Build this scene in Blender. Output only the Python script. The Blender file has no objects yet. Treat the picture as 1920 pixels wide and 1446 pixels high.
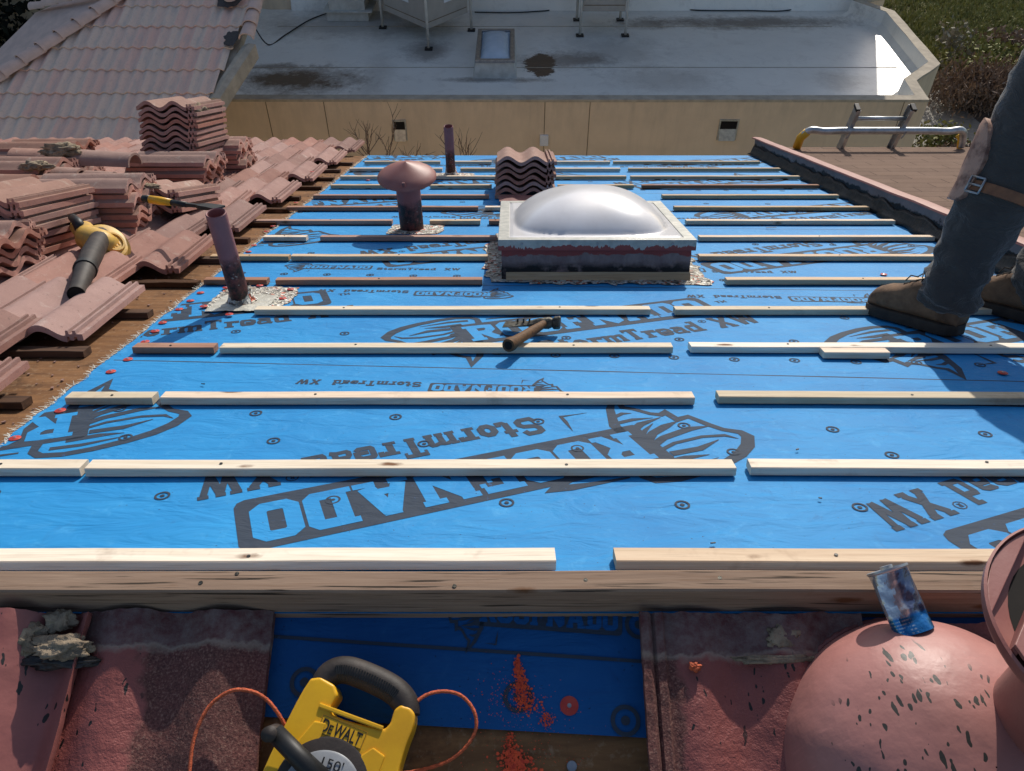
import bpy, bmesh, math, random
from mathutils import Vector, Matrix, noise, Euler
random.seed(7)
PI = math.pi
S = math.radians(18.43); CS, SN = math.cos(S), math.sin(S)
H = 0.80; F = 1444.0; PITCH = math.radians(42.43)
col = bpy.context.scene.collection

# ------------------------------------------------------------------ frames
ROOF = Matrix.Rotation(-S, 4, 'X')                  # (across, down slope, normal) -> world
def W(u, v, w=0.0): return ROOF @ Vector((u, v, w))
CAM = W(0, 0, H)
VR = 0.955                                         # ridge line, distance down from the camera foot
RIDGE = W(0, VR, 0)
NEAR = Matrix.Translation(RIDGE) @ Matrix.Rotation(S, 4, 'X')   # near slope frame: (across, up slope, normal)
def N(u, s, w=0.0): return NEAR @ Vector((u, -s, w))
def ray(px, py):
    x = (px-960)/F; y = -(py-723)/F
    cp, sp = math.cos(PITCH), math.sin(PITCH)
    return Vector((x, cp + y*sp, -sp + y*cp))
def hit(px, py, p0, n):
    d = ray(px, py); return CAM + d*((p0-CAM).dot(n)/d.dot(n))
def at(px, py, w=0.0):
    q = py-80; h = H-w
    return ((px-960)*h/(CS_T*q), h*(F/(CS_T**2*q) - TN_T))
TH = math.atan((723-80)/F); CS_T = math.cos(TH); TN_T = math.tan(TH)
def G(px, py, z):
    return hit(px, py, Vector((0,0,z)), Vector((0,0,1)))
def nat(px, py, w=0.0):                             # image of a known spot on the near slope -> (across, down)
    n = NEAR.to_3x3() @ Vector((0,0,1)); p = hit(px, py, RIDGE + n*w, n)
    l = NEAR.inverted() @ p; return (l.x, -l.y)

# ------------------------------------------------------------------ materials
def lin(c):
    c /= 255.0
    return c/12.92 if c <= .04045 else ((c+.055)/1.055)**2.4
def rgb(r, g, b): return (lin(r), lin(g), lin(b), 1)
class NT:
    def __init__(s, name):
        s.m = bpy.data.materials.new(name); s.m.use_nodes = True
        s.t = s.m.node_tree; s.t.nodes.clear()
        s.out = s.n('ShaderNodeOutputMaterial'); s.b = s.n('ShaderNodeBsdfPrincipled')
        s.l(s.b.outputs[0], s.out.inputs[0])
    def n(s, typ, **kw):
        nd = s.t.nodes.new(typ)
        for k, v in kw.items(): setattr(nd, k, v)
        return nd
    def l(s, a, b): s.t.links.new(a, b)
    def coord(s, scale=(1,1,1), rnd=False, kind='Object'):
        tc = s.n('ShaderNodeTexCoord'); mp = s.n('ShaderNodeMapping')
        mp.inputs['Scale'].default_value = scale
        s.l(tc.outputs[kind], mp.inputs[0])
        if rnd:
            oi = s.n('ShaderNodeObjectInfo'); mu = s.n('ShaderNodeVectorMath', operation='SCALE')
            cx = s.n('ShaderNodeCombineXYZ')
            for i in range(3): s.l(oi.outputs['Random'], cx.inputs[i])
            s.l(cx.outputs[0], mu.inputs[0]); mu.inputs['Scale'].default_value = 37.0
            s.l(mu.outputs[0], mp.inputs['Location'])
        return mp.outputs[0]
    def noise(s, vec, scale=5, detail=4, rough=.6, dist=0):
        nd = s.n('ShaderNodeTexNoise'); s.l(vec, nd.inputs['Vector'])
        nd.inputs['Scale'].default_value = scale; nd.inputs['Detail'].default_value = detail
        nd.inputs['Roughness'].default_value = rough; nd.inputs['Distortion'].default_value = dist
        return nd.outputs[0]
    def vor(s, vec, scale=5, out=0, feature='F1'):
        nd = s.n('ShaderNodeTexVoronoi', feature=feature); s.l(vec, nd.inputs['Vector'])
        nd.inputs['Scale'].default_value = scale; return nd.outputs[out]
    def ramp(s, fac, lo, hi):
        nd = s.n('ShaderNodeMapRange', clamp=True); s.l(fac, nd.inputs[0])
        nd.inputs[1].default_value = lo; nd.inputs[2].default_value = hi; return nd.outputs[0]
    def mix(s, f, a, b, mode='MIX'):
        nd = s.n('ShaderNodeMix', data_type='RGBA', blend_type=mode)
        if isinstance(f, (int, float)): nd.inputs[0].default_value = f
        else: s.l(f, nd.inputs[0])
        for i, x in ((6, a), (7, b)):
            if isinstance(x, tuple): nd.inputs[i].default_value = x
            else: s.l(x, nd.inputs[i])
        return nd.outputs[2]
    def math(s, op, a, b=0.0, c=0.0):
        nd = s.n('ShaderNodeMath', operation=op)
        for i, x in ((0, a), (1, b), (2, c)):
            if isinstance(x, (int, float)): nd.inputs[i].default_value = x
            else: s.l(x, nd.inputs[i])
        return nd.outputs[0]
    def sep(s, vec):
        nd = s.n('ShaderNodeSeparateXYZ'); s.l(vec, nd.inputs[0]); return nd.outputs
    def bump(s, h, strength=.3, dist=.002, prev=None):
        nd = s.n('ShaderNodeBump'); s.l(h, nd.inputs['Height'])
        nd.inputs['Strength'].default_value = strength; nd.inputs['Distance'].default_value = dist
        if prev is not None: s.l(prev, nd.inputs['Normal'])
        return nd.outputs[0]
    def done(s, color, rough=.7, normal=None, metal=0, spec=.5):
        if isinstance(color, tuple): s.b.inputs['Base Color'].default_value = color
        else: s.l(color, s.b.inputs['Base Color'])
        for k, x in (('Roughness', rough), ('Metallic', metal)):
            if isinstance(x, (int, float)): s.b.inputs[k].default_value = x
            else: s.l(x, s.b.inputs[k])
        s.b.inputs['Specular IOR Level'].default_value = spec
        if normal is not None: s.l(normal, s.b.inputs['Normal'])
        return s.m
def simple(name, c, c2=None, scale=20, rough=.6, metal=0, bump=.0, bscale=200, bdist=.001, spec=.4, lo=.35, hi=.65, rnd=False):
    t = NT(name); v = t.coord(rnd=rnd)
    c2 = c2 or tuple(x*.7 for x in c[:3]) + (1,)
    cc = t.mix(t.ramp(t.noise(v, scale, 5), lo, hi), c, c2)
    nm = t.bump(t.noise(v, bscale, 3), bump, bdist) if bump else None
    return t.done(cc, rough, nm, metal, spec)

def m_blue(name='blue_membrane', dark=1.0):
    t = NT(name); v = t.coord()
    a = t.noise(v, 3.2, 3, .55); b = t.noise(v, 26, 5, .7, .6)
    c = t.mix(t.ramp(a, .3, .7), (.010,.205,.50,1), (.022,.275,.60,1))
    c = t.mix(t.ramp(b, .56, .86), c, (.07,.35,.66,1))
    st = t.noise(t.coord((1,7,1)), 60, 4, .8)
    c = t.mix(t.ramp(st, .66, .8), c, (.18,.43,.72,1))
    dk = t.noise(t.coord((2,1,1)), 9, 6, .75, 1)
    c = t.mix(t.ramp(dk, .60, .88), c, (.018,.12,.32,1))
    # small scuffs and specks
    sp = t.noise(v, 150, 2, .5); c = t.mix(t.ramp(sp, .72, .76), c, (.02,.05,.12,1))
    w1 = t.n('ShaderNodeTexWave', wave_type='BANDS', bands_direction='DIAGONAL'); t.l(t.coord((1,1,0)), w1.inputs[0]); w1.inputs['Scale'].default_value = 190
    w2 = t.n('ShaderNodeTexWave', wave_type='BANDS', bands_direction='DIAGONAL'); t.l(t.coord((-1,1,0)), w2.inputs[0]); w2.inputs['Scale'].default_value = 190
    weave = t.math('ADD', w1.outputs[1], w2.outputs[1])
    c = t.mix(t.math('MULTIPLY', t.ramp(weave, .6, 2), .22), c, (.05,.33,.68,1))
    n1 = t.bump(weave, .25, .0006)
    n2 = t.bump(t.noise(t.coord((1,2.5,1)), 7, 4, .55, .8), .75, .012, n1)
    n3 = t.bump(t.noise(t.coord((.6,4,1)), 14, 2), .35, .004, n2)
    
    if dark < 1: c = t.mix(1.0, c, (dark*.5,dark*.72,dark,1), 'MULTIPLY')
    return t.done(c, .62, n3, 0, .22)
def m_ink():
    t = NT('printed_ink'); v = t.coord()
    w1 = t.n('ShaderNodeTexWave', wave_type='BANDS', bands_direction='DIAGONAL'); t.l(t.coord((1,1,0)), w1.inputs[0]); w1.inputs['Scale'].default_value = 190
    c = t.mix(t.math('MULTIPLY', t.ramp(w1.outputs[1], .4, 1), .25), (.042,.048,.056,1), (.03,.13,.32,1))
    c = t.mix(t.ramp(t.noise(v, 60, 5, .8), .64, .80), c, (.03,.2,.6,1))
    n2 = t.bump(t.noise(t.coord((1,2.5,1)), 7, 4, .55, .8), .75, .012)
    return t.done(c, .7, n2, 0, .15)
def m_wood(name, c1, c2, knot=(.16,.07,.03,1), scale=1.0, rough=.7, weather=0):
    t = NT(name); v = t.coord((2.0, 38, 38), rnd=True); vl = t.coord(rnd=True)
    g = t.noise(v, 1.6*scale, 5, .6, .7)
    g2 = t.noise(t.coord((6,160,160), rnd=True), 1.5, 3, .6)
    oi = t.n('ShaderNodeObjectInfo')
    c = t.mix(t.ramp(g, .3, .72), c1, c2)
    c = t.mix(t.math('MULTIPLY', t.ramp(g2, .5, .8), .35), c, knot)
    hs = t.n('ShaderNodeHueSaturation'); t.l(c, hs.inputs['Color'])
    t.l(t.math('MULTIPLY_ADD', oi.outputs['Random'], .45, .72), hs.inputs['Value'])
    t.l(t.math('MULTIPLY_ADD', oi.outputs['Random'], -.5, 1.25), hs.inputs['Saturation'])
    c = hs.outputs[0]
    k = t.vor(t.coord((4.2,13,13), rnd=True), 1.0, 0)
    kd = t.math('ADD', k, t.math('MULTIPLY', t.noise(vl, 60, 2), .08))
    c = t.mix(t.ramp(kd, .17, .10), c, knot)
    st = t.noise(vl, 9, 4, .7); c = t.mix(t.math('MULTIPLY', t.ramp(st, .58, .8), .5), c, (.20,.10,.05,1))
    if weather:
        cr = t.noise(t.coord((2.2,95,95), rnd=True), 2.2, 4, .55, .5)
        c = t.mix(t.ramp(cr, .60, .66), c, (.035,.025,.018,1))
        n = t.bump(cr, -.6, .003, t.bump(g, .5, .002))
    else: n = t.bump(g, .4, .0012, t.bump(g2, .3, .0006))
    return t.done(c, rough, n, 0, .25)
def m_tile(name, c1, c2, pale, rnd=True, gran=420):
    t = NT(name); v = t.coord(rnd=rnd)
    a = t.noise(v, 7, 5, .65)
    c = t.mix(t.ramp(a, .35, .7), c1, c2)
    c = t.mix(t.math('MULTIPLY', t.ramp(t.noise(v, 17, 6, .75, .5), .56, .72), .75), c, pale)
    sp = t.noise(v, 70, 3, .6); c = t.mix(t.math('MULTIPLY', t.ramp(sp, .63, .72), .6), c, tuple(x*.35 for x in c1[:3])+(1,))
    gr = t.noise(v, gran, 2, .6); c = t.mix(t.math('MULTIPLY', t.ramp(gr, .4, .8), .4), c, tuple(x*.5 for x in c1[:3])+(1,))
    oi = t.n('ShaderNodeObjectInfo'); hs = t.n('ShaderNodeHueSaturation'); t.l(c, hs.inputs['Color'])
    t.l(t.math('MULTIPLY_ADD', oi.outputs['Random'], .36, .80), hs.inputs['Value']); t.l(t.math('MULTIPLY_ADD', t.math('FRACT', t.math('MULTIPLY', oi.outputs['Random'], 7.3)), .3, .86), hs.inputs['Saturation'])
    n = t.bump(gr, .6, .0014, t.bump(t.noise(v, 40, 4), .35, .003))
    return t.done(hs.outputs[0], .88, n, 0, .2)
def crack_mask(t, v, sc, seed_sc, dens, lo=.43, hi=.5):
    """lens shaped splits: stretched warped cells, only some of them open, in loose groups"""
    mp = t.n('ShaderNodeMapping'); mp.inputs['Scale'].default_value = sc; mp.inputs['Rotation'].default_value = (.2,.1,.25); t.l(v, mp.inputs[0])
    nz = t.n('ShaderNodeTexNoise'); t.l(v, nz.inputs['Vector']); nz.inputs['Scale'].default_value = seed_sc; nz.inputs['Detail'].default_value = 3
    wv = t.n('ShaderNodeVectorMath', operation='SCALE'); t.l(nz.outputs[1], wv.inputs[0]); wv.inputs['Scale'].default_value = 2.2
    ad = t.n('ShaderNodeVectorMath', operation='ADD'); t.l(mp.outputs[0], ad.inputs[0]); t.l(wv.outputs[0], ad.inputs[1])
    vo = t.n('ShaderNodeTexVoronoi'); t.l(ad.outputs[0], vo.inputs['Vector']); vo.inputs['Scale'].default_value = 1.0
    rr = t.sep(vo.outputs[1])[0]
    rad = t.math('MULTIPLY', t.math('SUBTRACT', dens, rr), .62)
    m = t.ramp(t.math('SUBTRACT', rad, vo.outputs[0]), 0, .03)
    g = t.ramp(t.noise(v, 5.5, 2), lo, hi)
    return t.math('MULTIPLY', m, g)
def m_painted(name, base, dark, sc=(70,70,26), dens=.62, lo=.43, hi=.5, near=None):
    """brushed-on red-pink roof paint with splits that show the black tar below"""
    t = NT(name); v = t.coord()
    a = t.noise(v, 8, 4, .6); c = t.mix(t.ramp(a, .3, .75), base, tuple(x*.72 for x in base[:3])+(1,))
    c = t.mix(t.math('MULTIPLY', t.ramp(t.noise(t.coord((1,6,1)), 20, 5, .7), .58, .8), .3), c, tuple(min(1,x*1.6) for x in base[:3])+(1,))
    msk = crack_mask(t, v, sc, 26, dens, lo, hi)
    if near is not None:
        dd = t.n('ShaderNodeVectorMath', operation='DISTANCE'); t.l(v, dd.inputs[0]); dd.inputs[1].default_value = near
        msk = t.math('MULTIPLY', msk, t.ramp(t.math('ADD', dd.outputs['Value'], t.math('MULTIPLY', t.noise(v, 14, 3), .09)), .185, .165))
    c = t.mix(msk, c, dark)
    gr = t.noise(v, 220, 3, .6)
    n = t.bump(msk, -1, .004, t.bump(gr, .25, .0005, t.bump(t.noise(v, 16, 4, .5), .55, .006)))
    return t.done(c, t.math('MULTIPLY_ADD', t.noise(v, 12, 3), .35, .30), n, 0, .5)
def m_stainpipe(name, base, tar, zlo, zhi, axis=2, flip=False):
    """painted pink above, torn tar and rust below a ragged line at a local height"""
    t = NT(name); v = t.coord(); z = t.sep(v)[axis]
    ns = t.noise(v, 22, 5, .7)
    h = t.math('ADD', z, t.math('MULTIPLY', t.math('SUBTRACT', ns, .5), .10))
    m = t.ramp(h, zlo, zhi)
    tt = t.mix(t.ramp(t.noise(v, 30, 5, .7), .42, .6), tar, (.13,.035,.03,1))
    tt = t.mix(t.ramp(t.noise(v, 55, 4, .7), .62, .7), tt, (.38,.36,.33,1))
    c = t.mix(m, tt, t.mix(t.ramp(t.noise(v, 10, 4), .3, .7), base, tuple(x*.75 for x in base[:3])+(1,)))
    n = t.bump(t.noise(v, 60, 5, .7), .5, .003)
    return t.done(c, .62, n, 0, .4)

PINK = (.32,.14,.12,1)
M = {}
M['blue'] = m_blue(); M['blue_shade'] = m_blue('blue_membrane_painted_shade', .46); M['ink'] = m_ink()  # blue_shade: same membrane, with the near slope's shade darkened into its colour
M['fir'] = m_wood('new_fir', (.74,.58,.41,1), (.58,.41,.27,1))
M['fir_pale'] = m_wood('pale_fir', (.80,.71,.56,1), (.67,.55,.40,1))
M['fir_red'] = m_wood('reddish_fir', (.46,.26,.18,1), (.30,.15,.10,1))
M['old_wood'] = m_wood('weathered_wood', (.45,.33,.25,1), (.29,.205,.155,1), scale=1.4, weather=1, rough=.85)
M['dark_wood'] = m_wood('dark_old_batten', (.11,.055,.03,1), (.05,.026,.016,1), rough=.9)
def m_ply():
    t = NT('old_plywood'); v = t.coord((1.2,9,1))
    a = t.noise(v, 4, 6, .65, .8); c = t.mix(t.ramp(a, .3, .7), (.26,.13,.055,1), (.125,.06,.028,1))
    c = t.mix(t.ramp(t.noise(t.coord(), 5, 6, .75), .52, .72), c, (.045,.024,.014,1))
    c = t.mix(t.math('MULTIPLY', t.ramp(t.noise(t.coord(), 60, 4, .7), .55, .75), .6), c, (.34,.24,.15,1))
    return t.done(c, .85, t.bump(a, .6, .003), 0, .2)
M['ply'] = m_ply()
M['tile'] = m_tile('concrete_tile', (.37,.22,.185,1), (.29,.165,.14,1), (.46,.36,.31,1))
M['tile_raw'] = m_tile('dusty_tile', (.39,.235,.185,1), (.30,.175,.14,1), (.54,.46,.38,1))
M['tile_near'] = m_tile('granular_tile', (.25,.10,.085,1), (.13,.055,.05,1), (.30,.19,.15,1), gran=260)
M['tile_edge'] = m_tile('tile_underside', (.52,.27,.215,1), (.40,.20,.16,1), (.52,.34,.27,1))
M['mortar'] = simple('old_mortar', (.36,.28,.19,1), (.17,.13,.09,1), 45, .95, bump=.9, bscale=90, bdist=.006)
M['tar'] = simple('black_tar', (.012,.011,.011,1), (.04,.034,.03,1), 40, .45, bump=.7, bscale=60, bdist=.004)
M['paint_patch'] = m_painted('cracked_red_paint', (.34,.115,.10,1), (.014,.014,.013,1), (95,30,60), .6, .40, .48)
M['dome_paint'] = m_painted('dome_paint', (.44,.19,.165,1), (.028,.026,.021,1), (75,38,34), .68, .42, .48)
M['pink_metal'] = simple('pink_painted_metal', PINK, (.27,.095,.08,1), 8, .5, bump=.25, bscale=180)
M['pink_dull'] = simple('dull_maroon_metal', (.24,.085,.075,1), (.17,.06,.055,1), 14, .6, bump=.3, bscale=120)
M['pipe'] = m_stainpipe('tarred_pipe_paint', (.30,.12,.12,1), (.012,.01,.01,1), .17, .20)
M['ventpipe'] = m_stainpipe('tarred_vent_paint', (.30,.105,.095,1), (.014,.011,.011,1), .15, .175)
M['black'] = simple('matt_black', (.012,.012,.012,1), (.02,.02,.02,1), 30, .5)
M['hole'] = simple('dark_inside', (.01,.008,.007,1), None, 30, .9)
M['red_cap'] = simple('red_plastic_cap', (.55,.05,.035,1), (.42,.04,.03,1), 50, .4)
M['steel'] = simple('galvanised_steel', (.42,.42,.42,1), (.28,.28,.29,1), 20, .4, .85, .2, 120)
M['alu'] = simple('aluminium', (.56,.58,.58,1), (.36,.37,.37,1), 18, .42, .75, .2, 90)
M['yellow'] = simple('yellow_plastic', (.82,.45,.018,1), (.66,.33,.018,1), 9, .38, 0, .12, 300)
M['yellow_dusty'] = simple('dusty_yellow_plastic', (.72,.43,.07,1), (.5,.31,.09,1), 30, .5, 0, .3, 150)
M['grey_grip'] = simple('brown_grey_grip', (.05,.038,.032,1), (.022,.017,.015,1), 25, .6, 0, .3, 200)
M['silver_label'] = simple('silver_label', (.30,.31,.32,1), (.24,.25,.26,1), 30, .35, .2)
M['orange'] = simple('orange_cord', (.72,.14,.05,1), (.4,.08,.03,1), 160, .6, 0, .8, 420, .003)
M['chalk'] = simple('orange_chalk', (.85,.11,.035,1), (.6,.06,.03,1), 120, .9)
M['handle_wood'] = m_wood('worn_handle_wood', (.20,.115,.065,1), (.085,.05,.03,1), scale=2)
M['hammer_steel'] = simple('dirty_tool_steel', (.11,.105,.085,1), (.03,.026,.022,1), 60, .5, .55, .6, 120, .003)
M['trousers'] = None
def m_cloth(name, c1, c2, sc=420):
    t = NT(name); v = t.coord()
    w = t.n('ShaderNodeTexWave', wave_type='BANDS', bands_direction='DIAGONAL'); t.l(v, w.inputs[0]); w.inputs['Scale'].default_value = sc
    c = t.mix(t.ramp(t.noise(v, 9, 5, .65), .3, .7), c1, c2)
    c = t.mix(t.math('MULTIPLY', w.outputs[1], .18), c, tuple(min(1,x*2.2) for x in c1[:3])+(1,))
    n = t.bump(w.outputs[1], .25, .0008, t.bump(t.noise(t.coord((1,1,2.2)), 14, 4, .55, 1.2), .9, .016))
    t.b.inputs['Sheen Weight'].default_value = .25
    return t.done(c, .95, n, 0, .15)
M['trousers'] = m_cloth('charcoal_work_cloth', (.064,.058,.054,1), (.042,.039,.038,1))
M['shirt'] = m_cloth('grey_shirt_cloth', (.12,.12,.13,1), (.08,.08,.09,1))
M['boot'] = simple('scuffed_brown_suede', (.21,.125,.072,1), (.10,.057,.034,1), 26, .9, 0, .6, 160, .002)
M['sole'] = simple('dark_rubber_sole', (.05,.036,.027,1), (.028,.02,.015,1), 30, .75, 0, .4, 120)
M['leather'] = simple('worn_pink_leather', (.40,.24,.18,1), (.16,.08,.06,1), 22, .6, 0, .5, 150, .002, lo=.45, hi=.62)
M['strap'] = simple('tan_strap_leather', (.24,.10,.045,1), (.15,.06,.03,1), 40, .6, 0, .4, 200)
M['skin'] = simple('skin', (.42,.24,.17,1), (.36,.19,.13,1), 20, .5)
M['hair'] = simple('dark_hair', (.02,.014,.01,1), None, 80, .6)
def m_acrylic():
    t = NT('white_acrylic'); v = t.coord()
    c = t.mix(t.ramp(t.noise(v, 6, 4), .4, .8), (.74,.73,.74,1), (.62,.60,.60,1))
    t.b.inputs['Subsurface Weight'].default_value = .35; t.b.inputs['Subsurface Radius'].default_value = (.05,.05,.05)
    t.b.inputs['Coat Weight'].default_value = .35; t.b.inputs['Coat Roughness'].default_value = .15
    return t.done(c, .28, None, 0, .5)
M['acrylic'] = m_acrylic()
def m_curb():
    t = NT('peeling_curb'); v = t.coord(); z = t.sep(v)[2]
    ns = t.math('MULTIPLY', t.math('SUBTRACT', t.noise(t.coord((1,1,2)), 13, 5, .7), .5), .05)
    h = t.math('ADD', z, ns)
    c = t.mix(t.ramp(t.noise(t.coord((1,1,.5)), 14, 5, .7), .35, .65), (.15,.10,.10,1), (.25,.19,.18,1))
    dk = t.math('MULTIPLY', t.ramp(h, .078, .05), t.ramp(t.noise(v, 14, 3), .36, .48))
    c = t.mix(dk, c, (.012,.01,.01,1))
    c = t.mix(t.ramp(h, .098, .101), c, (.24,.05,.045,1))
    return t.done(c, .6, t.bump(t.noise(v, 70, 5, .7), .5, .003), 0, .3)
def m_frame():
    t = NT('skylight_flashing_metal'); v = t.coord(); z = t.sep(v)[2]
    ns = t.math('MULTIPLY', t.math('SUBTRACT', t.noise(t.coord((1,1,.1)), 12, 4, .75, 1.5), .5), .07)
    h = t.math('ADD', z, ns)
    c = t.mix(t.ramp(t.noise(v, 30, 4), .35, .7), (.30,.31,.29,1), (.46,.45,.41,1))
    c = t.mix(t.ramp(h, .133, .131), c, (.25,.055,.05,1))
    return t.done(c, .5, t.bump(t.noise(v, 90, 4), .25, .001), .25, .4)
M['curb'] = m_curb(); M['frame'] = m_frame()
def m_debris():
    t = NT('torn_flashing_mess'); v = t.coord()
    dv = t.n('ShaderNodeVectorMath', operation='ADD'); nz = t.n('ShaderNodeTexNoise'); t.l(v, nz.inputs['Vector']); nz.inputs['Scale'].default_value = 30; nz.inputs['Detail'].default_value = 4
    sc_ = t.n('ShaderNodeVectorMath', operation='SCALE'); t.l(nz.outputs[1], sc_.inputs[0]); sc_.inputs['Scale'].default_value = .035; t.l(v, dv.inputs[0]); t.l(sc_.outputs[0], dv.inputs[1])
    vo = t.n('ShaderNodeTexVoronoi'); t.l(dv.outputs[0], vo.inputs['Vector']); vo.inputs['Scale'].default_value = 85
    rd = t.sep(vo.outputs[1])[0]
    cr = t.n('ShaderNodeValToRGB'); cr.color_ramp.interpolation = 'CONSTANT'; t.l(rd, cr.inputs[0])
    els = cr.color_ramp.elements; els[0].color = (.60,.58,.50,1); els[1].position = .22; els[1].color = (.10,.085,.07,1)
    for p_, c_ in ((.34,(.42,.39,.33,1)),(.5,(.78,.77,.72,1)),(.66,(.50,.10,.05,1)),(.76,(.24,.20,.16,1)),(.86,(.03,.03,.03,1)),(.93,(.66,.62,.5,1))): e_ = els.new(p_); e_.color = c_
    c = t.mix(t.ramp(t.noise(v, 9, 4), .45, .6), cr.outputs[0], t.mix(.55, cr.outputs[0], (.40,.36,.30,1)))
    return t.done(c, .5, t.bump(vo.outputs[0], .9, .012, t.bump(t.noise(v, 120, 4), .7, .005)), .1, .5)
M['debris'] = m_debris()
M['silver_tape'] = simple('silver_flashing_tape', (.62,.61,.54,1), (.42,.40,.34,1), 22, .42, .15, .8, 40, .006)
def m_shingle():
    t = NT('brown_shingles'); v = t.coord()
    b = t.n('ShaderNodeTexBrick'); t.l(v, b.inputs['Vector']); b.inputs['Scale'].default_value = 1.0
    b.inputs['Brick Width'].default_value = .30; b.inputs['Row Height'].default_value = .143
    b.inputs['Mortar Size'].default_value = .0035; b.inputs['Mortar Smooth'].default_value = .2; b.inputs['Bias'].default_value = 0
    b.inputs['Color1'].default_value = (.22,.145,.105,1); b.inputs['Color2'].default_value = (.16,.105,.078,1); b.inputs['Mortar'].default_value = (.05,.03,.025,1)
    c = t.mix(t.ramp(t.noise(v, 4, 6, .7), .3, .7), b.outputs[0], (.23,.155,.115,1))
    c = t.mix(t.math('MULTIPLY', b.outputs['Fac'], .45), c, (.03,.018,.014,1))
    gr = t.noise(v, 300, 3, .7); c = t.mix(t.math('MULTIPLY', t.ramp(gr, .45, .75), .6), c, (.06,.035,.03,1))
    return t.done(c, .95, t.bump(gr, .7, .003, t.bump(b.outputs['Fac'], -.6, .004)), 0, .15)
M['shingle'] = m_shingle()
def m_curbwall():
    t = NT('tarred_flashing_wall'); v = t.coord(); z = t.sep(v)[2]
    h = t.math('ADD', z, t.math('MULTIPLY', t.math('SUBTRACT', t.noise(t.coord((1,.6,1)), 9, 5, .7), .5), .12))
    c = t.mix(t.ramp(t.noise(v, 12, 5), .3, .7), (.22,.17,.165,1), (.15,.12,.115,1))
    c = t.mix(t.ramp(h, .088, .08), c, (.009,.008,.009,1))
    return t.done(c, .6, t.bump(t.noise(v, 40, 5, .7), .5, .004), 0, .3)
M['curbwall'] = m_curbwall()
def m_stucco():
    t = NT('tan_stucco'); v = t.coord()
    c = t.mix(t.ramp(t.noise(v, 3, 5), .35, .65), (.76,.60,.42,1), (.70,.55,.385,1))
    st = t.noise(t.coord((2.2,2.2,.25)), 2.5, 6, .7, .3); c = t.mix(t.math('MULTIPLY', t.ramp(st, .5, .8), .3), c, (.40,.31,.21,1))
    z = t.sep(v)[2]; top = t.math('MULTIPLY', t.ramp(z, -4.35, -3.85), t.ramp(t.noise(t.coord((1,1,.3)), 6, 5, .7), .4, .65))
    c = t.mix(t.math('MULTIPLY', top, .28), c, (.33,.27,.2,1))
    return t.done(c, .92, t.bump(t.noise(v, 110, 3), .6, .004), 0, .4)
M['stucco'] = m_stucco()
M['stucco_plain'] = simple('plain_stucco', (.68,.55,.38,1), (.62,.50,.345,1), 3, .92, 0, .6, 110, .004)
M['stucco_cap'] = simple('dirty_stucco_cap', (.50,.43,.33,1), (.36,.31,.24,1), 6, .95, 0, .7, 60, .006)
M['joint'] = simple('joint_shadow', (.20,.15,.10,1), None, 10, .9)
M['ac'] = simple('beige_painted_steel', (.40,.37,.33,1), (.35,.33,.29,1), 5, .5, 0, .1, 60)
M['label_w'] = simple('white_sticker', (.8,.8,.8,1), (.6,.65,.7,1), 90, .5)
M['white_pl'] = simple('white_painted_duct', (.62,.61,.56,1), (.48,.47,.42,1), 7, .6, 0, .4, 40)
M['glass'] = simple('pale_skylight_sheet', (.50,.60,.70,1), (.42,.52,.62,1), 6, .2)
M['concrete'] = simple('concrete_path', (.27,.25,.22,1), (.20,.19,.165,1), 8, .9, 0, .4, 90, .003)
M['gravel'] = simple('brown_gravel', (.17,.12,.09,1), (.07,.05,.04,1), 60, .95, 0, 1, 40, .03)
def m_ground():
    t = NT('dry_grass_ground'); v = t.coord()
    c = t.mix(t.ramp(t.noise(v, .5, 6, .65), .35, .65), (.20,.22,.07,1), (.19,.155,.09,1))
    c = t.mix(t.ramp(t.noise(v, 9, 6, .8), .45, .7), c, (.035,.04,.015,1))
    c = t.mix(t.math('MULTIPLY', t.ramp(t.noise(v, 40, 3, .7), .6, .8), .6), c, (.26,.22,.10,1))
    return t.done(c, .95, t.bump(t.noise(v, 14, 5, .8), 1, .12), 0, .1)
M['ground'] = m_ground()
def m_leaf(name, a, b, cc):
    t = NT(name); v = t.coord(rnd=True)
    c = t.mix(t.ramp(t.noise(v, 2.5, 3), .35, .65), a, b); c = t.mix(t.ramp(t.noise(v, 13, 2), .55, .7), c, cc)
    return t.done(c, .8, None, 0, .2)
M['leaf_g'] = m_leaf('olive_leaf', (.26,.26,.09,1), (.15,.16,.055,1), (.34,.29,.14,1))
M['leaf_b'] = m_leaf('brown_twig', (.24,.17,.125,1), (.15,.105,.08,1), (.32,.24,.18,1))
M['leaf_w'] = m_leaf('pale_leaf', (.26,.24,.19,1), (.14,.13,.08,1), (.34,.32,.28,1))
M['leaf_d'] = m_leaf('dark_leaf', (.012,.014,.008,1), (.006,.007,.005,1), (.02,.02,.012,1))
M['bark'] = simple('grey_bark', (.14,.10,.08,1), None, 30, .9)
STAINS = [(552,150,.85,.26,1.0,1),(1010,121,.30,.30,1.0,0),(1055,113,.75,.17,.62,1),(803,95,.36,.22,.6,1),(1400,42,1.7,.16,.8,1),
          (1150,95,.8,.4,.30,1),(1210,45,.5,.14,.5,1),(660,45,1.6,.35,.45,1),(1240,148,.8,.22,.28,1),(520,125,.5,.06,.7,1),(930,150,.8,.05,.7,1),(700,150,.25,.5,.25,1),(1575,152,.35,.18,.3,1)]
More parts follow.
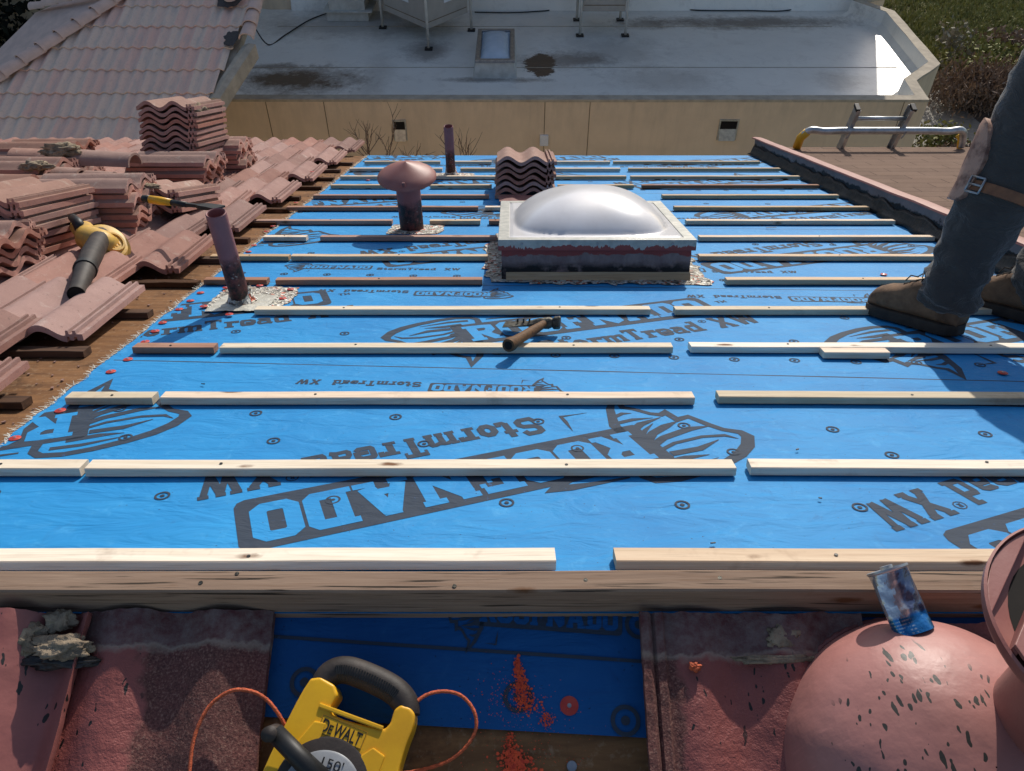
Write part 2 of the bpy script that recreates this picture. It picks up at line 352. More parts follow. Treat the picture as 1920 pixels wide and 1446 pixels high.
def m_whiteroof(zr):
    t = NT('weathered_white_coating'); v = t.coord()
    c = t.mix(t.ramp(t.noise(v, 1.3, 6, .6), .35, .7), (.78,.755,.69,1), (.85,.825,.755,1))
    c = t.mix(t.math('MULTIPLY', t.ramp(t.noise(v, 3, 7, .8, 1), .52, .8), .45), c, (.36,.33,.29,1))
    ns = t.noise(v, 2.4, 6, .75); ns2 = t.noise(v, 9, 5, .8, 1)
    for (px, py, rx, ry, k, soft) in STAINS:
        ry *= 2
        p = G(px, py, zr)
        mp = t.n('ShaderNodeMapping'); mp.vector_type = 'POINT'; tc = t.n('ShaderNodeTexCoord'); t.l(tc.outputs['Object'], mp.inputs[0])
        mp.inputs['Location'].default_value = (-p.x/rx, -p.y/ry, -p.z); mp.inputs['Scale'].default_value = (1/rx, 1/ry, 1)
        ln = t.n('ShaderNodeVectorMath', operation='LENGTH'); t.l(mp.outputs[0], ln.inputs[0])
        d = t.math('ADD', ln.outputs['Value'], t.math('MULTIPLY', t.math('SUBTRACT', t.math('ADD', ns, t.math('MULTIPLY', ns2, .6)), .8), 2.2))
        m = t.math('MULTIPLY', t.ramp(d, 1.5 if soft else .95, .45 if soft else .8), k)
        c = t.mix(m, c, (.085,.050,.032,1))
    n = t.bump(t.noise(v, 5, 5, .6), .4, .02)
    return t.done(c, .38, n, 0, .5)

# ------------------------------------------------------------------ builders
def obj(name, me, mat=None, parent=None, mats=None):
    o = bpy.data.objects.new(name, me); col.objects.link(o)
    for m in (mats or ([mat] if mat else [])): me.materials.append(m)
    if parent is not None: o.parent = parent
    return o
def tag(o, label=None, cat=None, group=None, kind=None):
    if label: o['label'] = label
    if cat: o['category'] = cat
    if group: o['group'] = group
    if kind: o['kind'] = kind
    return o
def empty(name, mw=None):
    o = bpy.data.objects.new(name, None); col.objects.link(o); o.empty_display_size = .05
    if mw is not None: o.matrix_basis = mw
    return o
class B:
    def __init__(s): s.v = []; s.f = []; s.mi = []; s.cur = 0
    def add(s, vs, fs):
        k = len(s.v); s.v += [tuple(x) for x in vs]; s.f += [tuple(i+k for i in f) for f in fs]; s.mi += [s.cur]*len(fs)
    def box(s, x0, x1, y0, y1, z0, z1, mw=None):
        vs = [Vector(p) for p in ((x0,y0,z0),(x1,y0,z0),(x1,y1,z0),(x0,y1,z0),(x0,y0,z1),(x1,y0,z1),(x1,y1,z1),(x0,y1,z1))]
        if mw is not None: vs = [mw @ p for p in vs]
        s.add(vs, [(0,3,2,1),(4,5,6,7),(0,1,5,4),(1,2,6,5),(2,3,7,6),(3,0,4,7)]); return s
    def rings(s, rs, cap=True, closed=False):
        n = len(rs[0]); k = len(s.v)
        vs = [p for r in rs for p in r]; fs = []
        m = len(rs)
        for i in range(m if closed else m-1):
            for j in range(n):
                a = i*n+j; b = i*n+(j+1) % n; i2 = (i+1) % m
                fs.append((a, b, i2*n+(j+1) % n, i2*n+j))
        if cap and not closed:
            fs.append(tuple(reversed(range(n)))); fs.append(tuple((m-1)*n+j for j in range(n)))
        s.add(vs, fs); return s
    def tube(s, pts, r, n=12, cap=True):
        pts = [Vector(p) for p in pts]; rr = r if isinstance(r, (list, tuple)) else [r]*len(pts)
        rings = []; prev = None
        for i, p in enumerate(pts):
            d = (pts[min(i+1, len(pts)-1)] - pts[max(i-1, 0)]).normalized()
            a = prev if prev is not None else (Vector((0,0,1)) if abs(d.z) < .9 else Vector((1,0,0)))
            x = (a - d*a.dot(d)).normalized(); prev = x; y = d.cross(x)
            rings.append([p + (x*math.cos(t)+y*math.sin(t))*rr[i] for t in [2*PI*k/n for k in range(n)]])
        return s.rings(rings, cap)
    def lathe(s, prof, n=32, mw=None, cap=False):
        rings = []
        for (r, z) in prof:
            rg = [Vector((r*math.cos(2*PI*k/n), r*math.sin(2*PI*k/n), z)) for k in range(n)]
            if mw is not None: rg = [mw @ p for p in rg]
            rings.append(rg)
        return s.rings(rings, cap)
    def prism(s, poly, z0, z1, mw=None):
        n = len(poly); a = [Vector((x,y,z0)) for x, y in poly]; b = [Vector((x,y,z1)) for x, y in poly]
        if mw is not None: a = [mw @ p for p in a]; b = [mw @ p for p in b]
        s.add(a+b, [tuple(reversed(range(n))), tuple(range(n, 2*n))] + [(i, (i+1) % n, n+(i+1) % n, n+i) for i in range(n)]); return s
    def mesh(s, name='m', smooth=False, bevel=0, seg=2, auto=None):
        me = bpy.data.meshes.new(name); me.from_pydata(s.v, [], s.f); me.validate()
        bm = bmesh.new(); bm.from_mesh(me)
        bmesh.ops.recalc_face_normals(bm, faces=bm.faces)
        if bevel:
            es = [e for e in bm.edges if len(e.link_faces) == 2 and e.calc_face_angle(0) > .5]
            bmesh.ops.bevel(bm, geom=es, offset=bevel, segments=seg, affect='EDGES', profile=.6, clamp_overlap=True)
        bm.to_mesh(me); bm.free()
        if len(s.mi) == len(me.polygons) and any(s.mi):
            for p, i in zip(me.polygons, s.mi): p.material_index = i
        if smooth or auto:
            for p in me.polygons: p.use_smooth = True
            if auto: me.set_sharp_from_angle(angle=math.radians(auto))
        return me
    def build(s, name, mat, parent=None, **kw):
        return obj(name, s.mesh(name, **kw), mat if not isinstance(mat, list) else None, parent, mats=mat if isinstance(mat, list) else None)
def wobble(me, amp, scale, seed=0, axis=None):
    for v in me.vertices:
        d = noise.noise_vector(v.co*scale + Vector((seed, seed*1.7, 0)))*amp
        if axis is not None: d = Vector([d[i] if i in axis else 0 for i in range(3)])
        v.co += d
def subdiv(me, cuts):
    bm = bmesh.new(); bm.from_mesh(me); bmesh.ops.subdivide_edges(bm, edges=bm.edges, cuts=cuts, use_grid_fill=True); bm.to_mesh(me); bm.free()
def fan_disc(r, n, z, cx=0, cy=0): return [Vector((cx+r*math.cos(2*PI*k/n), cy+r*math.sin(2*PI*k/n), z)) for k in range(n)]
def nth(i):
    W_ = ['first','second','third','fourth','fifth','sixth','seventh','eighth','ninth','tenth','eleventh','twelfth','thirteenth','fourteenth','fifteenth','sixteenth','seventeenth','eighteenth','nineteenth','twentieth',
          'twenty-first','twenty-second','twenty-third','twenty-fourth','twenty-fifth','twenty-sixth','twenty-seventh','twenty-eighth','twenty-ninth','thirtieth']
    return W_[i]

# ------------------------------------------------------------------ camera, light, world
sc = bpy.context.scene
cam = bpy.data.cameras.new('camera'); co = bpy.data.objects.new('camera', cam); col.objects.link(co)
co.location = CAM; co.rotation_euler = (PI/2-PITCH, 0, 0); cam.sensor_width = 36; cam.lens = 36*F/1920
cam.clip_start = .02; cam.clip_end = 2000; sc.camera = co
SUN = Vector((.10,.298,.187)).normalized()
su = bpy.data.lights.new('sun', 'SUN'); su.energy = 4.0; su.angle = math.radians(.5); su.color = (1,.94,.85)
so = bpy.data.objects.new('sun', su); col.objects.link(so); so.rotation_euler = SUN.to_track_quat('Z', 'Y').to_euler(); so.location = (3,8,6)
w = bpy.data.worlds.new('World'); sc.world = w; w.use_nodes = True
sky = w.node_tree.nodes.new('ShaderNodeTexSky'); sky.sky_type = 'NISHITA'; sky.sun_disc = False
sky.sun_elevation = math.asin(SUN.z); sky.sun_rotation = math.atan2(SUN.x, SUN.y); sky.dust_density = 1.5
bg = w.node_tree.nodes['Background']; bg.inputs[1].default_value = .12
w.node_tree.links.new(sky.outputs[0], bg.inputs[0])
sc.view_settings.view_transform = 'Standard'; sc.view_settings.look = 'None'; sc.view_settings.exposure = 0
sc.render.resolution_x = 1024; sc.render.resolution_y = 771

# ------------------------------------------------------------------ house roof (the one worked on)
UL, UR, VE = -1.11, 1.86, 6.16
house = tag(empty('house'), 'house whose opened plywood roof is being re-covered with blue sheet', 'house')
b = B(); b.box(-7, 3.95, VR, VE, -.02, -.001, ROOF); b.build('roof_deck', M['ply'], house)
# near slope deck and outer walls
b = B(); b.box(-7, 3.95, -6.2, -.004, -.02, -.001, NEAR); b.build('roof_deck', M['ply'], house)
e1 = W(0, VE, -.02); e0 = N(0, 6.2, -.02)
b = B(); b.box(-6.8, 3.8, e0.y+.5, e1.y-.45, -7, e1.z+.1); b.build('wall', M['stucco'], house)
b = B(); b.add([(-6.8,e0.y+.5,e1.z+.1),(-6.8,e1.y-.45,e1.z+.1),(-6.8,RIDGE.y,RIDGE.z-.05),(3.8,e0.y+.5,e1.z+.1),(3.8,e1.y-.45,e1.z+.1),(3.8,RIDGE.y,RIDGE.z-.05)], [(0,1,2),(3,5,4)]); b.build('gable', M['stucco'], house)
b = B(); b.box(-7, 3.95, e1.y-.02, e1.y+.01, e1.z-.16, e1.z-.005); b.build('fascia_board', M['old_wood'], house)

# underlay sheets: each sheet overlaps the next one down
laps = [(.93,0),(1.885,-.061),(2.66,-.05),(3.62,-.035),(4.54,-.035),(5.46,-.03),(VE+.005,0)]
sheetnames = ['blue underlay sheet nearest the ridge board, with large tornado print', 'blue underlay sheet under the wooden hammer and boots', 'blue underlay sheet running beneath the front of the skylight',
              'blue underlay sheet around the mushroom vent', 'blue underlay sheet around the stacked tiles beyond the skylight', 'blue underlay sheet along the far eave']
sheets = []
for i in range(6):
    (v0, s0), (v1, s1) = laps[i], laps[i+1]
    me = bpy.data.meshes.new('sheet'); bm = bmesh.new(); nx, ny = 60, 24
    g = {}
    ww = .006 - i*.0006
    for a in range(nx+1):
        for c in range(ny+1):
            u = UL + (UR-UL)*a/nx
            va = v0 + s0*u - (.05 if i else 0); vb = v1 + s1*u
            v = va + (vb-va)*c/ny; uu = u
            if a == 0: uu += .012*noise.noise(Vector((0, v*14, 3)))+.008*noise.noise(Vector((0, v*60, 3)))
            w_ = ww + (.0004 if c == ny and i < 5 else 0)
            if c == 0 and i: w_ = ww - .0004
            g[a, c] = bm.verts.new((uu, v, w_))
    for a in range(nx):
        for c in range(ny): bm.faces.new((g[a,c], g[a+1,c], g[a+1,c+1], g[a,c+1]))
    bm.normal_update(); bm.to_mesh(me); bm.free()
    o = obj('underlay_sheet', me, M['blue']); o.matrix_basis = ROOF
    tag(o, sheetnames[i], 'underlay sheet', 'blue underlay sheets lapped down the roof'); sheets.append(o)
    # black printed lap line and frayed left edge
    b = B(); b.cur = 0
    if i:
        n = 40
        for a in range(n):
            u0 = UL+.02+(UR-UL-.02)*a/n; u1 = UL+.02+(UR-UL-.02)*(a+1)/n
            l0 = v0+s0*u0+.0+.003*noise.noise(Vector((u0*3,i,0))); l1 = v0+s0*u1+.003*noise.noise(Vector((u1*3,i,0)))
            b.add([(u0,l0,ww+.0008),(u1,l1,ww+.0008),(u1,l1+.006,ww+.0008),(u0,l0+.006,ww+.0008)], [(0,1,2,3)])
        b.build('printed_line', M['ink'], o)
    b = B(); v = v0 - s0*1.11
    while v < v1 - s1*1.11:
        u = UL + .012*noise.noise(Vector((0, v*14, 3)))
        for k in range(3):
            L = random.uniform(.006, .022); th = random.uniform(-1.2, 1.2) + PI; t_ = random.uniform(.0006,.0016)
            d = Vector((math.cos(th), math.sin(th), random.uniform(-.2,.35)))*L; p = Vector((u+random.uniform(0,.006), v+random.uniform(0,.01), .0075))
            q = Vector((-d.y, d.x, 0)).normalized()*t_
            b.add([p-q, p+q, p+d+q*.4, p+d-q*.4], [(0,1,2,3)])
        v += random.uniform(.004,.013)
    if b.v: b.build('frayed_edge', M['silver_tape'], o)

# ------------------------------------------------------------------ printing
def ribbon(pts, t, closed=False):
    """mitred strip of quads; t constant or list"""
    n = len(pts); P = [Vector((x,y)) for x,y in pts]; tt = t if isinstance(t, (list,tuple)) else [t]*n
    Ls, Rs = [], []
    for i in range(n):
        a = P[(i-1) % n] if (closed or i) else None; c = P[(i+1) % n] if (closed or i < n-1) else None
        d1 = (P[i]-a).normalized() if a is not None else (c-P[i]).normalized()
        d2 = (c-P[i]).normalized() if c is not None else d1
        n1 = Vector((-d1.y,d1.x)); n2 = Vector((-d2.y,d2.x)); m = (n1+n2)
        m = m.normalized() if m.length > 1e-4 else n1
        k = min(1/max(m.dot(n1), .35), 2.2)*tt[i]/2
        Ls.append(P[i]+m*k); Rs.append(P[i]-m*k)
    out = []
    for i in range(n if closed else n-1):
        j = (i+1) % n; out.append([Ls[i], Ls[j], Rs[j], Rs[i]])
    return out
def rect(x0,y0,x1,y1): return [[Vector((x0,y0)),Vector((x1,y0)),Vector((x1,y1)),Vector((x0,y1))]]
def oct_(x0,y0,x1,y1,t,c):
    h = t/2; x0+=h; x1-=h; y0+=h; y1-=h
    return ribbon([(x0+c,y0),(x1-c,y0),(x1,y0+c),(x1,y1-c),(x1-c,y1),(x0+c,y1),(x0,y1-c),(x0,y0+c)], t, True)
def glyph(ch, t=.2):
    P = []; s = t*.62; x = .68
    if ch == 'O': return oct_(0,0,.70,1,t,.09), .70
    if ch == 'D': return rect(0,0,.3,s)+rect(0,1-s,.3,1)+rect(.08,s,.08+t,1-s)+ribbon([(.3,t/2),(.54,t/2),(.72-t/2,.19),(.72-t/2,.81),(.54,1-t/2),(.3,1-t/2)], t), .72
    if ch == 'R': return rect(0,0,.36,s)+rect(0,1-s,.12,1)+rect(.08,s,.08+t,1)+ribbon([(.08+t,1-t/2),(.5,1-t/2),(.62,.86),(.62,.64),(.5,.5),(.08+t,.5)], t*.9)+ribbon([(.42,.46),(.62,s/2)], t)+rect(.52,0,.78,s), .76
    if ch == 'F': return rect(0,0,.36,s)+rect(0,1-s,.08,1)+rect(.08,s,.08+t,1)+rect(.08+t,1-t*.8,.64,1)+rect(.58,.7,.68,1-t*.8)+rect(.08+t,.42,.46,.42+t*.8)+rect(.46,.34,.54,.70), .68
    if ch == 'N': return rect(0,0,.3,s)+rect(.06,s,.06+t,1-s)+rect(0,1-s,.3,1)+rect(.62,s,.62+t*.9,1-s)+rect(.52,1-s,.88,1)+ribbon([(.17,1-s),(.72,s*.3)], t*1.25), .88
    if ch == 'A': return ribbon([(.15,s),(.40,1-t*.3)], t)+ribbon([(.65,s),(.42,1-t*.3)], t*1.15)+rect(.26,.24,.58,.24+t*.75)+rect(0,0,.3,s)+rect(.5,0,.84,s)+rect(.28,1-s,.54,1), .82
    if ch == 'E': return rect(0,0,.1,s)+rect(.08,0,.08+t,1)+rect(.08+t,1-t*.8,.64,1)+rect(.08+t,.42,.5,.42+t*.8)+rect(.08+t,0,.64,t*.8), .68
    if ch == 'S': return ribbon([(.06,.3),(.06+t/2,t/2),(.5,t/2),(.62,.2),(.62,.38),(.52,.48),(.2,.54),(.10,.64),(.10,.82),(.22,1-t/2),(.54,1-t/2),(.62,.72)], t*.95), .72
    if ch == 'T': return rect(.34-t/2,s,.34+t/2,1-t*.8)+rect(.18,0,.5,s)+rect(0,1-t*.8,.68,1)+rect(0,.72,.09,1-t*.8)+rect(.59,.72,.68,1-t*.8), .7
    if ch == 'X': return ribbon([(.14,s*.8),(.66,1-s*.8)], t)+ribbon([(.14,1-s*.8),(.66,s*.8)], t)+rect(0,0,.3,s)+rect(.5,0,.8,s)+rect(0,1-s,.3,1)+rect(.5,1-s,.8,1), .82
    if ch == 'W': return ribbon([(.12,1-s),(.3,t*.3)], t)+ribbon([(.3,t*.3),(.5,.9)], t*.8)+ribbon([(.5,.9),(.72,t*.3)], t)+ribbon([(.72,t*.3),(.9,1-s)], t*.8)+rect(0,1-s,.28,1)+rect(.38,1-s,.62,1)+rect(.78,1-s,1.04,1), 1.04
    if ch == 'M': return rect(.08,s,.08+t*.9,1-s)+rect(.7,s,.7+t*.9,1-s)+ribbon([(.12,.95),(.46,.3),(.82,.95)], t*.9)+rect(0,0,.32,s)+rect(.62,0,.96,s)+rect(0,1-s,.2,1)+rect(.76,1-s,.96,1), .96
    if ch == 't': return rect(.12,t*.5,.12+t,.9)+rect(0,x-t*.7,.42,x)+ribbon([(.12+t/2,t*.8),(.3,t*.42),(.46,t*.42),(.46,.26)], t*.8), .5
    if ch == 'o': return oct_(0,0,.6,x,t,.12), .6
    if ch == 'r': return rect(0,0,.38,s)+rect(.1,s,.1+t,x)+rect(0,x-s,.12,x)+ribbon([(.1+t,x-.22),(.34,x-t*.4),(.52,x-t*.4),(.52,x-.25)], t*.8), .56
    if ch == 'm': return rect(0,0,.3,s)+rect(.36,0,.62,s)+rect(.68,0,.96,s)+rect(.06,s,.06+t*.9,x)+rect(0,x-s,.08,x)+rect(.39,s,.39+t*.9,x-.08)+rect(.73,s,.73+t*.9,x-.08)+ribbon([(.2,x-.16),(.34,x-t*.4),(.46,x-t*.4),(.6,x-.14),(.72,x-t*.4),(.82,x-t*.4),(.88,x-.18)], t*.75), .98
    if ch == 'e': return ribbon([(.56,.2),(.46,t*.45),(.14,t*.45),(t*.45,.16),(t*.45,x-.16),(.14,x-t*.45),(.44,x-t*.45),(.56,x-.18),(.56,x*.46),(t,x*.46)], t*.85), .62
    if ch == 'a': return ribbon([(.08,x-.14),(.14,x-t*.42),(.40,x-t*.42),(.48,x-.14),(.48,t*.5),(.62,t*.3)], t*.85)+ribbon([(.46,x*.55),(.14,x*.55),(t*.4,x*.42),(t*.4,.14),(.14,t*.4),(.42,t*.5)], t*.75), .64
    if ch == 'd': return rect(.40,0,.40+t,1-s)+rect(.3,1-s,.40+t,1)+rect(.40+t,0,.7,s)+ribbon([(.42,x-t*.4),(.14,x-t*.4),(t*.45,x-.16),(t*.45,.16),(.14,t*.4),(.42,t*.4)], t*.85), .7
    return [], .32
def word(txt, x, y, h, t=.2, gap=.09, slant=0.0):
    out = []
    for ch in txt:
        ps, w_ = glyph(ch, t)
        out += [[Vector((x+(p.x+slant*p.y)*h, y+p.y*h)) for p in q] for q in ps]
        x += (w_+gap)*h
    return out, x
A_O = Vector((.275,1.575)); A_ang = math.radians(180+22)
def to_local(px, py):
    u, v = at(px, py); d = Vector((u,v)) - A_O; c, s_ = math.cos(A_ang), math.sin(A_ang)
    return (d.x*c + d.y*s_, -d.x*s_ + d.y*c)
def zp(lst): return [to_local(900+x/3.49, 740+y/3.49) for x, y in lst]
torn = []
torn += ribbon(zp([(875,40),(930,100),(1000,110),(1110,140),(1180,148),(1210,132),(1290,180),(1360,160),(1500,215),(1590,245),(1700,262),(1750,290),(1750,350),(1700,410),(1600,470),(1450,530),(1300,570),(1150,580),(1070,555),(1010,480),(1040,420),(1062,375),(1050,330),(1010,290),(930,268),(880,220),(865,170),(850,110)]),
               [.02,.016,.014,.014,.018,.02,.02,.016,.018,.016,.02,.028,.03,.028,.024,.022,.02,.02,.018,.022,.03,.034,.03,.024,.024,.026,.022,.02], True)
for sw, tk in (([(885,160),(930,140),(990,138)],.012), ([(890,205),(1000,180),(1130,168)],.013), ([(985,265),(1050,210),(1180,165)],.02), ([(1045,330),(1080,250),(1130,205)],.012),
               ([(1065,370),(1130,270),(1210,225),(1290,190)],.022), ([(1060,405),(1200,300),(1370,240),(1500,222)],.02), ([(1100,425),(1270,335),(1450,292),(1600,283),(1690,305)],.011),
               ([(1250,405),(1440,370),(1560,312)],.018), ([(1180,470),(1350,430),(1500,410)],.018), ([(1150,530),(1330,500),(1560,430)],.014)):
    p = zp(sw); n = len(p); torn += ribbon(p, [tk*1.1] + [tk]*(n-2) + [tk*.12])
torn += ribbon(zp([(700,135),(600,150),(528,160),(560,195),(606,255)]), [.001,.004,.008,.010,.001])
torn += ribbon(zp([(620,510),(565,575),(500,635),(600,625),(730,605),(980,560)]), [.03,.03,.026,.022,.014,.006])
bt, x_ = word('ROOFNADO', .03, .034, .122, .235, .05)
BL = x_ + .018
def bannerpoly():
    return [[Vector(p) for p in ((.0,.016),(.0,.165),(.01,.175),(BL-.022,.175),(BL-.006,.168),(BL,.153),(BL,.032),(BL-.006,.017),(BL-.020,.010),(.006,.01))]]
scl = .87/BL
bt = [[p*scl for p in q] for q in bt]; bp = [[p*scl for p in q] for q in bannerpoly()]
st, xs = word('StormTread', .20, -.115, .088, .22, .07, 0); st2, xe = word('XW', xs+.055, -.115, .095, .22, .1, 0)
tmk, _ = word('TM', .905, .10, .022, .2, .1)
st = [[Vector((.20+(p.x-.20)*.83, p.y)) for p in q] for q in st]; st2 = [[Vector((.20+(p.x-.20)*.83, p.y)) for p in q] for q in st2]; xs = .20+(xs-.20)*.83
regc = [Vector((xs+.022+.012*math.cos(k*PI/5), -.04+.012*math.sin(k*PI/5))) for k in range(10)]
reg = ribbon([tuple(p) for p in regc], .0025, True) + word('R', xs+.017, -.046, .012, .2)[0]
DARK = [(torn, 0), (bp, 0), (st+st2+tmk+reg, 0)]
# small version for the lap edges: reading  StormTread XW ... ROOFNADO with little tornado in front
def place_print(name, polysets, O, ang, k, host, w0, ub=(UL+.012, UR-.004), vb=(.99, VE), mw=None):
    c, s_ = math.cos(ang), math.sin(ang)
    for nm, polys, mat, dz in polysets:
        b = B()
        for i, q in enumerate(polys):
            z = w0 + dz + (i % 24)*1.3e-5
            pts = [Vector((O[0]+k*(p.x*c-p.y*s_), O[1]+k*(p.x*s_+p.y*c), z)) for p in q]
            b.add(pts, [tuple(range(len(pts)))])
        me = bpy.data.meshes.new(nm); me.from_pydata(b.v, [], b.f)
        bm = bmesh.new(); bm.from_mesh(me)
        for f in bm.faces:
            f.normal_update()
            if f.normal.z < 0: f.normal_flip()
        for p_, n_ in (((ub[0],0,0),(1,0,0)), ((ub[1],0,0),(-1,0,0)), ((0,vb[0],0),(0,1,0)), ((0,vb[1],0),(0,-1,0))):
            bmesh.ops.bisect_plane(bm, geom=bm.verts[:]+bm.edges[:]+bm.faces[:], dist=1e-6, plane_co=p_, plane_no=n_, clear_inner=True)
        if len(bm.faces) == 0: bm.free(); bpy.data.meshes.remove(me); continue
        bm.to_mesh(me); bm.free()
        obj(nm, me, mat, host)
LOGO = [('printed_tornado', torn, M['ink'], 0), ('printed_banner', bp, M['ink'], 0), ('printed_letters', bt, M['blue'], .00035), ('printed_words', st+st2+tmk+reg, M['ink'], 0)]
LOGO_A = LOGO[:3] + [('printed_words', st+st2+reg, M['ink'], 0)]
rows = []
for m in range(3):
    for j in range(-1, 2): rows.append(((A_O.x + 1.28*j - .02*m, A_O.y - .1*j + 1.83*m), A_ang))
    for j in range(-1, 2): rows.append(((-.13 + 1.28*j + .02*m, 2.055 - .085*j + 1.83*m), math.radians(20)))
def sheet_at(u, v):
    for i in range(6):
        if v < laps[i+1][0] + laps[i+1][1]*u: return i
    return 5
for (O, a) in rows:
    cx, cy = O[0]+.35*math.cos(a), O[1]+.35*math.sin(a)
    k_ = sheet_at(cx, cy); place_print('logo', LOGO_A if a == A_ang else LOGO, O, a, 1.0, sheets[k_], .0066 - k_*.0006)
# small edge prints
sm_b = [('printed_banner', bp, M['ink'], 0), ('printed_letters', bt, M['blue'], .00035), ('printed_tornado', torn, M['ink'], 0)]
sw_, _ = word('StormTread', 0, 0, .05, .22, .09); sw2, _ = word('XW', .42, 0, .05, .22, .1)
for i, (vv, sl, rev, offs) in enumerate([(1.79,-.061,True,.07),(2.585,-.05,True,-.06),(2.86,-.03,False,-.82),(3.86,-.03,True,.02),(4.74,-.03,False,-.9),(5.62,-.03,True,.1)]):
    for j in range(-1, 3):
        u = offs + 1.28*j; v = vv + sl*u; ang = math.atan(sl) + (PI if rev else 0); i_s = sheet_at(u, v); 
        k = .32
        place_print('s', sm_b, (u, v), ang, k, sheets[i_s], .0066-i_s*.0006)
        d = -1 if rev else 1
        u2 = u + d*.30; v2 = vv + sl*u2
        place_print('s', [('printed_words', sw_+sw2, M['ink'], 0)], (u2, v2), ang, .62, sheets[sheet_at(u2, v2)], .0066-.0006*sheet_at(u2, v2))
# printed nail targets
def target(cx, cy, r=.0125):
    n = 20; o = [(cx+r*math.cos(2*PI*k/n), cy+r*math.sin(2*PI*k/n)) for k in range(n)]
    return ribbon(o, r*.34, True) + [[Vector((cx+r*.36*math.cos(2*PI*k/12), cy+r*.36*math.sin(2*PI*k/12))) for k in range(12)]]
tg = [[] for _ in range(6)]
for i in range(6):
    v0, s0 = laps[i]; v1, s1 = laps[i+1]
    def put(v_, du, off, sl):
        u = UL+.06+off
        while u < UR-.03:
            v = v_ + sl*u + random.uniform(-.004,.004); k = sheet_at(u, v)
            if v > 1.12 and v < VE-.03: tg[k] += target(u, v)
            u += du
    put(v1-.0-.10+.185*(0), .163, .02, s1) if False else None
    put(v1+.115, .163, .03, s1) if i < 5 else None
    put(v1-.30, .33, .12, s1); put(v1-.52, .33, .22, s1) if i else put(1.24, .33, .05, -.03)
    if i == 0: put(1.46, .33, .2, -.05); 
for i in range(6):
    if tg[i]: place_print('t', [('printed_targets', tg[i], M['ink'], .0004)], (0,0), 0, 1, sheets[i], .0068-i*.0006)

# ------------------------------------------------------------------ battens
BW, BT = .038, .019
def batten_mesh(L, seed, w_=BW, t_=BT, split=False):
    b = B(); n = max(2, int(L/.05)); rs = []
    for i in range(n+1):
        x = -L/2 + L*i/n
        dy = .0018*noise.noise(Vector((x*3, seed, 0))); dz = .0012*noise.noise(Vector((x*4, seed, 5)))
        ch = .0018
        ends = (i in (0, n)); sk = .0015*noise.noise(Vector((seed, i, 0))) if ends else 0
        ring = [(-w_/2+ch,0),(w_/2-ch,0),(w_/2,ch),(w_/2,t_-ch),(w_/2-ch,t_),(-w_/2+ch,t_),(-w_/2,t_-ch),(-w_/2,ch)]
        rs.append([Vector((x+sk*(y/w_)*3, y+dy, z+(dz if z > .005 else 0))) for y, z in ring])
    b.rings(rs); return b.mesh('batten', auto=40)
def rowv(n):
    return 1.0348 + .3323*n if n else 1.067
def u_of(px, n):
    py = 80+4066/(n+4.16) if n else 1036
    return (px-960)*(H-BT)/(CS_T*(py-80))
BAT = {0:[(-140,1040,'fir_pale'),(1150,2050,'fir')], 1:[(-160,168,'fir_pale'),(178,1371,'fir_pale'),(1400,2250,'fir_pale')],
 2:[(138,298,'fir_pale'),(313,1296,'fir'),(1342,2150,'fir_pale')], 3:[(260,410,'fir_red'),(421,1257,'fir_pale'),(1291,2060,'fir_pale')],
 4:[(484,1216,'fir_pale'),(1262,1920,'fir_pale')], 5:[(389,506,'fir_red'),(522,905,'fir_red'),(1358,1890,'fir')],
 6:[(400,546,'fir'),(550,915,'fir'),(1308,1822,'fir')], 7:[(498,578,'fir'),(604,932,'fir_red'),(1308,1745,'fir')],
 8:[(478,737,'fir_red'),(807,901,'fir'),(917,940,'fir_red'),(1284,1672,'fir')], 9:[(541,897,'fir_red'),(910,940,'fir'),(1262,1625,'fir')],
 10:[(590,917,'fir_red'),(928,975,'fir_red'),(1240,1568,'fir')], 11:[(622,795,'fir'),(808,922,'fir'),(1045,1187,'fir'),(1202,1532,'fir_red')],
 12:[(640,760,'fir'),(803,932,'fir'),(1041,1173,'fir'),(1181,1496,'fir')], 13:[(657,830,'fir'),(864,932,'fir'),(1041,1162,'fir'),(1177,1460,'fir')],
 14:[(685,826,'fir'),(838,922,'fir'),(1041,1143,'fir'),(1149,1422,'fir')]}
tone = {'fir_pale':'pale', 'fir':'tan', 'fir_red':'reddish'}
bno = 0
nails = []
for n, segs in BAT.items():
    for k, (x0, x1, mt) in enumerate(segs):
        u0, u1 = u_of(x0, n), u_of(x1, n); u0 = max(u0, -2.2); u1 = min(u1, 1.85)
        L = u1-u0; bno += 1
        t_ = empty('batten'); v = rowv(n) - BW/2
        yaw = random.uniform(-.003,.003) - (.012 if (n in (1,2,3) and k == len(segs)-1) else 0)
        t_.matrix_basis = ROOF @ Matrix.Translation((( u0+u1)/2, v, .0092)) @ Matrix.Rotation(yaw, 4, 'Z')
        me = batten_mesh(L, bno*3.3); obj('board', me, M[mt], t_)
        size = 'short offcut' if L < .3 else ('batten' if L > .7 else 'mid-length batten')
        pos = {0:'leftmost', 1:'second from the left', 2:'third from the left', 3:'rightmost'}[k]
        if k == len(segs)-1: pos = 'rightmost'
        where = 'directly beyond the ridge board' if n == 0 else f'in the {nth(n)} row beyond the ridge strip'
        tag(t_, f'{tone[mt]} fir {size}, {pos} {where}', 'batten', 'fir battens nailed in rows across the blue roof')
        if n < 9:
            m_ = max(1, int(L/.55)); b = B()
            for q in range(m_):
                x = -L/2 + L*(q+.5)/m_ + random.uniform(-.06,.06)*min(1,L)
                b = B(); b.lathe([(.0001,.0008),(.0032,.0007),(.0033,-.0003)], 10, Matrix.Translation((x, random.uniform(-.006,.006), BT+.0008)))
                b.build('nail_head', M['black'], t_)
